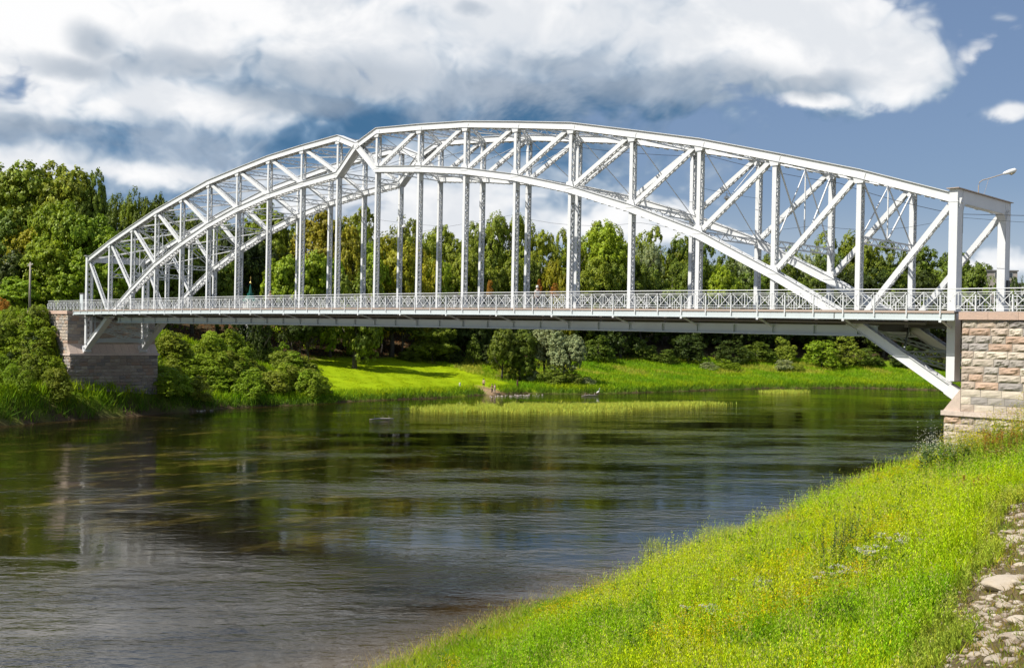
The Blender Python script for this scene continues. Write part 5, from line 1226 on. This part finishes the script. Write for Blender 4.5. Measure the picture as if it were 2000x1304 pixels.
# chapel spire among the dark trees
p = atW(489, 575, 196); zb_ = 1.5; zs = atW(489, 553, 196)[2]; zt = atW(489, 545, 196)[2]; o = tag(empty('chapel', (p[0], p[1], zb_)), 'small white chapel whose green spire and gold ball show above the railing', 'chapel')
hb_ = atW(489, 578, 196)[2]-zb_
mb = MB(); mb.box(-1.3, 1.3, -1.3, 1.3, -5.0, hb_-.6); mb.build('wall', M_WHITEWALL, o); mb = MB(); mb.lathe([(1.8, -.6), (.9, .2), (.62, .45), (.6, .9)], (0, 0, hb_-.4), 8); mb.build('roof', M_GREENROOF, o)
mb = MB(); mb.lathe([(.40, 0), (.36, .5), (.24, 1.2), (.05, zs-zb_-hb_-.05)], (0, 0, hb_), 10); mb.build('spire', M_GREENROOF, o)
mb = MB(); mb.lathe([(.03, -.15), (.16, -.08), (.22, .05), (.14, .2), (.03, .32), (.02, .5)], (0, 0, zs-zb_), 10); mb.build('gilded_ball', M_GOLD, o, True)
mb = MB(); z_ = zs-zb_+.5; mb.box(-.03, .03, -.03, .03, z_, z_+.75); mb.box(-.22, .22, -.025, .025, z_+.42, z_+.48); mb.box(-.12, .12, -.025, .025, z_+.58, z_+.63); mb.build('cross', M_GOLD, o)
def house(u, v, D, w, d, h, wall, roofm, label, rz, flat=True, base=None):
    p = atW(u, v, D); b = p[2]-h; o = tag(empty('building', (p[0], p[1], b), rz), label, 'building')
    mb = MB(); mb.box(-w/2, w/2, -d/2, d/2, -6, h); mb.build('wall', wall, o)
    mb = MB()
    if flat: mb.box(-w/2-.25, w/2+.25, -d/2-.25, d/2+.25, h+.003, h+.35)
    else:
        V = [(-w/2-.4, -d/2-.4, h+.003), (w/2+.4, -d/2-.4, h+.003), (w/2+.4, d/2+.4, h+.003), (-w/2-.4, d/2+.4, h+.003), (-w/2, 0, h+2.2), (w/2, 0, h+2.2)]
        mb.add(V, [(0, 1, 5, 4), (2, 3, 4, 5), (0, 4, 3), (1, 2, 5), (0, 3, 2, 1)])
    mb.build('roof', roofm, o)
    n = max(2, int(w/3))
    for k in range(int(h/3)):
        for i in range(n):
            x = -w/2+(i+.5)*w/n; z = h-1.1-3*k
            mb = MB(); mb.box(x-.6, x+.6, -d/2-.06, -d/2-.003, z-.75, z+.75); f = mb.build('window', M_WHITEWALL, o); mb = MB(); mb.box(x-.5, x+.5, -d/2-.075, -d/2-.062, z-.65, z+.65); mb.build('pane', M_GLASS, f)
    return o
house(1931, 532, 300, 11, 12, 9, M_RENDER, M_ROOF, 'brownish flat roofed block above the trees seen through the right portal', R(40))
house(1992, 556, 320, 9, 10, 7, M_WHITEWALL, M_ROOF, 'white building at the right edge beyond the railing', R(40))
house(1062, 536, 300, 9, 10, 8, M_WHITEWALL, M_ROOF, 'pale house half hidden in the gap between the tall trees', R(42), False)
house(560, 566, 300, 14, 10, 8, M_WHITEWALL, M_ROOF, 'white house glimpsed between the dark trees left of the crown', R(42), False)
for u, v in [(478, 606), (498, 604), (512, 612), (466, 614)]:
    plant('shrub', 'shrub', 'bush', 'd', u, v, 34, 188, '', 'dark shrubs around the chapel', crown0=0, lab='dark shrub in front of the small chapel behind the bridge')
# autumn-coloured shrubs in the gap between the tall trees
for u, v, w, D in [(955, 547, 12, 222), (1052, 544, 10, 228), (1082, 552, 16, 226)]:
    plant('shrub', 'shrub', 'bush', 'r', u, v, w, D, '', 'orange shrubs above the railing', base=atW(u, v, D)[2]-3.6, crown0=.1, lab={955: 'orange-brown shrub left of the tree gap', 1052: 'orange shrub in the gap between the tall trees', 1082: 'rust coloured shrub at the right side of the gap'}[u])
plant('shrub', 'shrub', 'bush', 'r', 4, 578, 26, 138, '', None, base=atW(4, 578, 138)[2]-2.0, crown0=.1, lab='red flowering shrub at the far left edge above the slope')

# ------------------------------------------------------------------ labels: tell equal-sounding trees apart
from collections import defaultdict
grp = defaultdict(list)
for o, u, v, D in ALL: grp[o['label']].append((u, v, D, o))
for lb, L_ in grp.items():
    if len(L_) > 1 and not lb.startswith(('dark tree in the shaded', 'leafy shrub on the overgrown')):
        L_.sort(key=lambda q: q[0]); w_ = ['left', 'right'] if len(L_) == 2 else ['leftmost', 'second', 'third', 'fourth', 'fifth', 'sixth', 'seventh', 'eighth', 'ninth', 'tenth', 'eleventh', 'twelfth'][:len(L_)]
        for k, (_, _, _, o) in enumerate(L_): o['label'] = w_[k]+(' of two: ' if len(L_) == 2 else ' of these: ' if w_[0] == 'leftmost' and k == 0 else ' from left: ')+lb
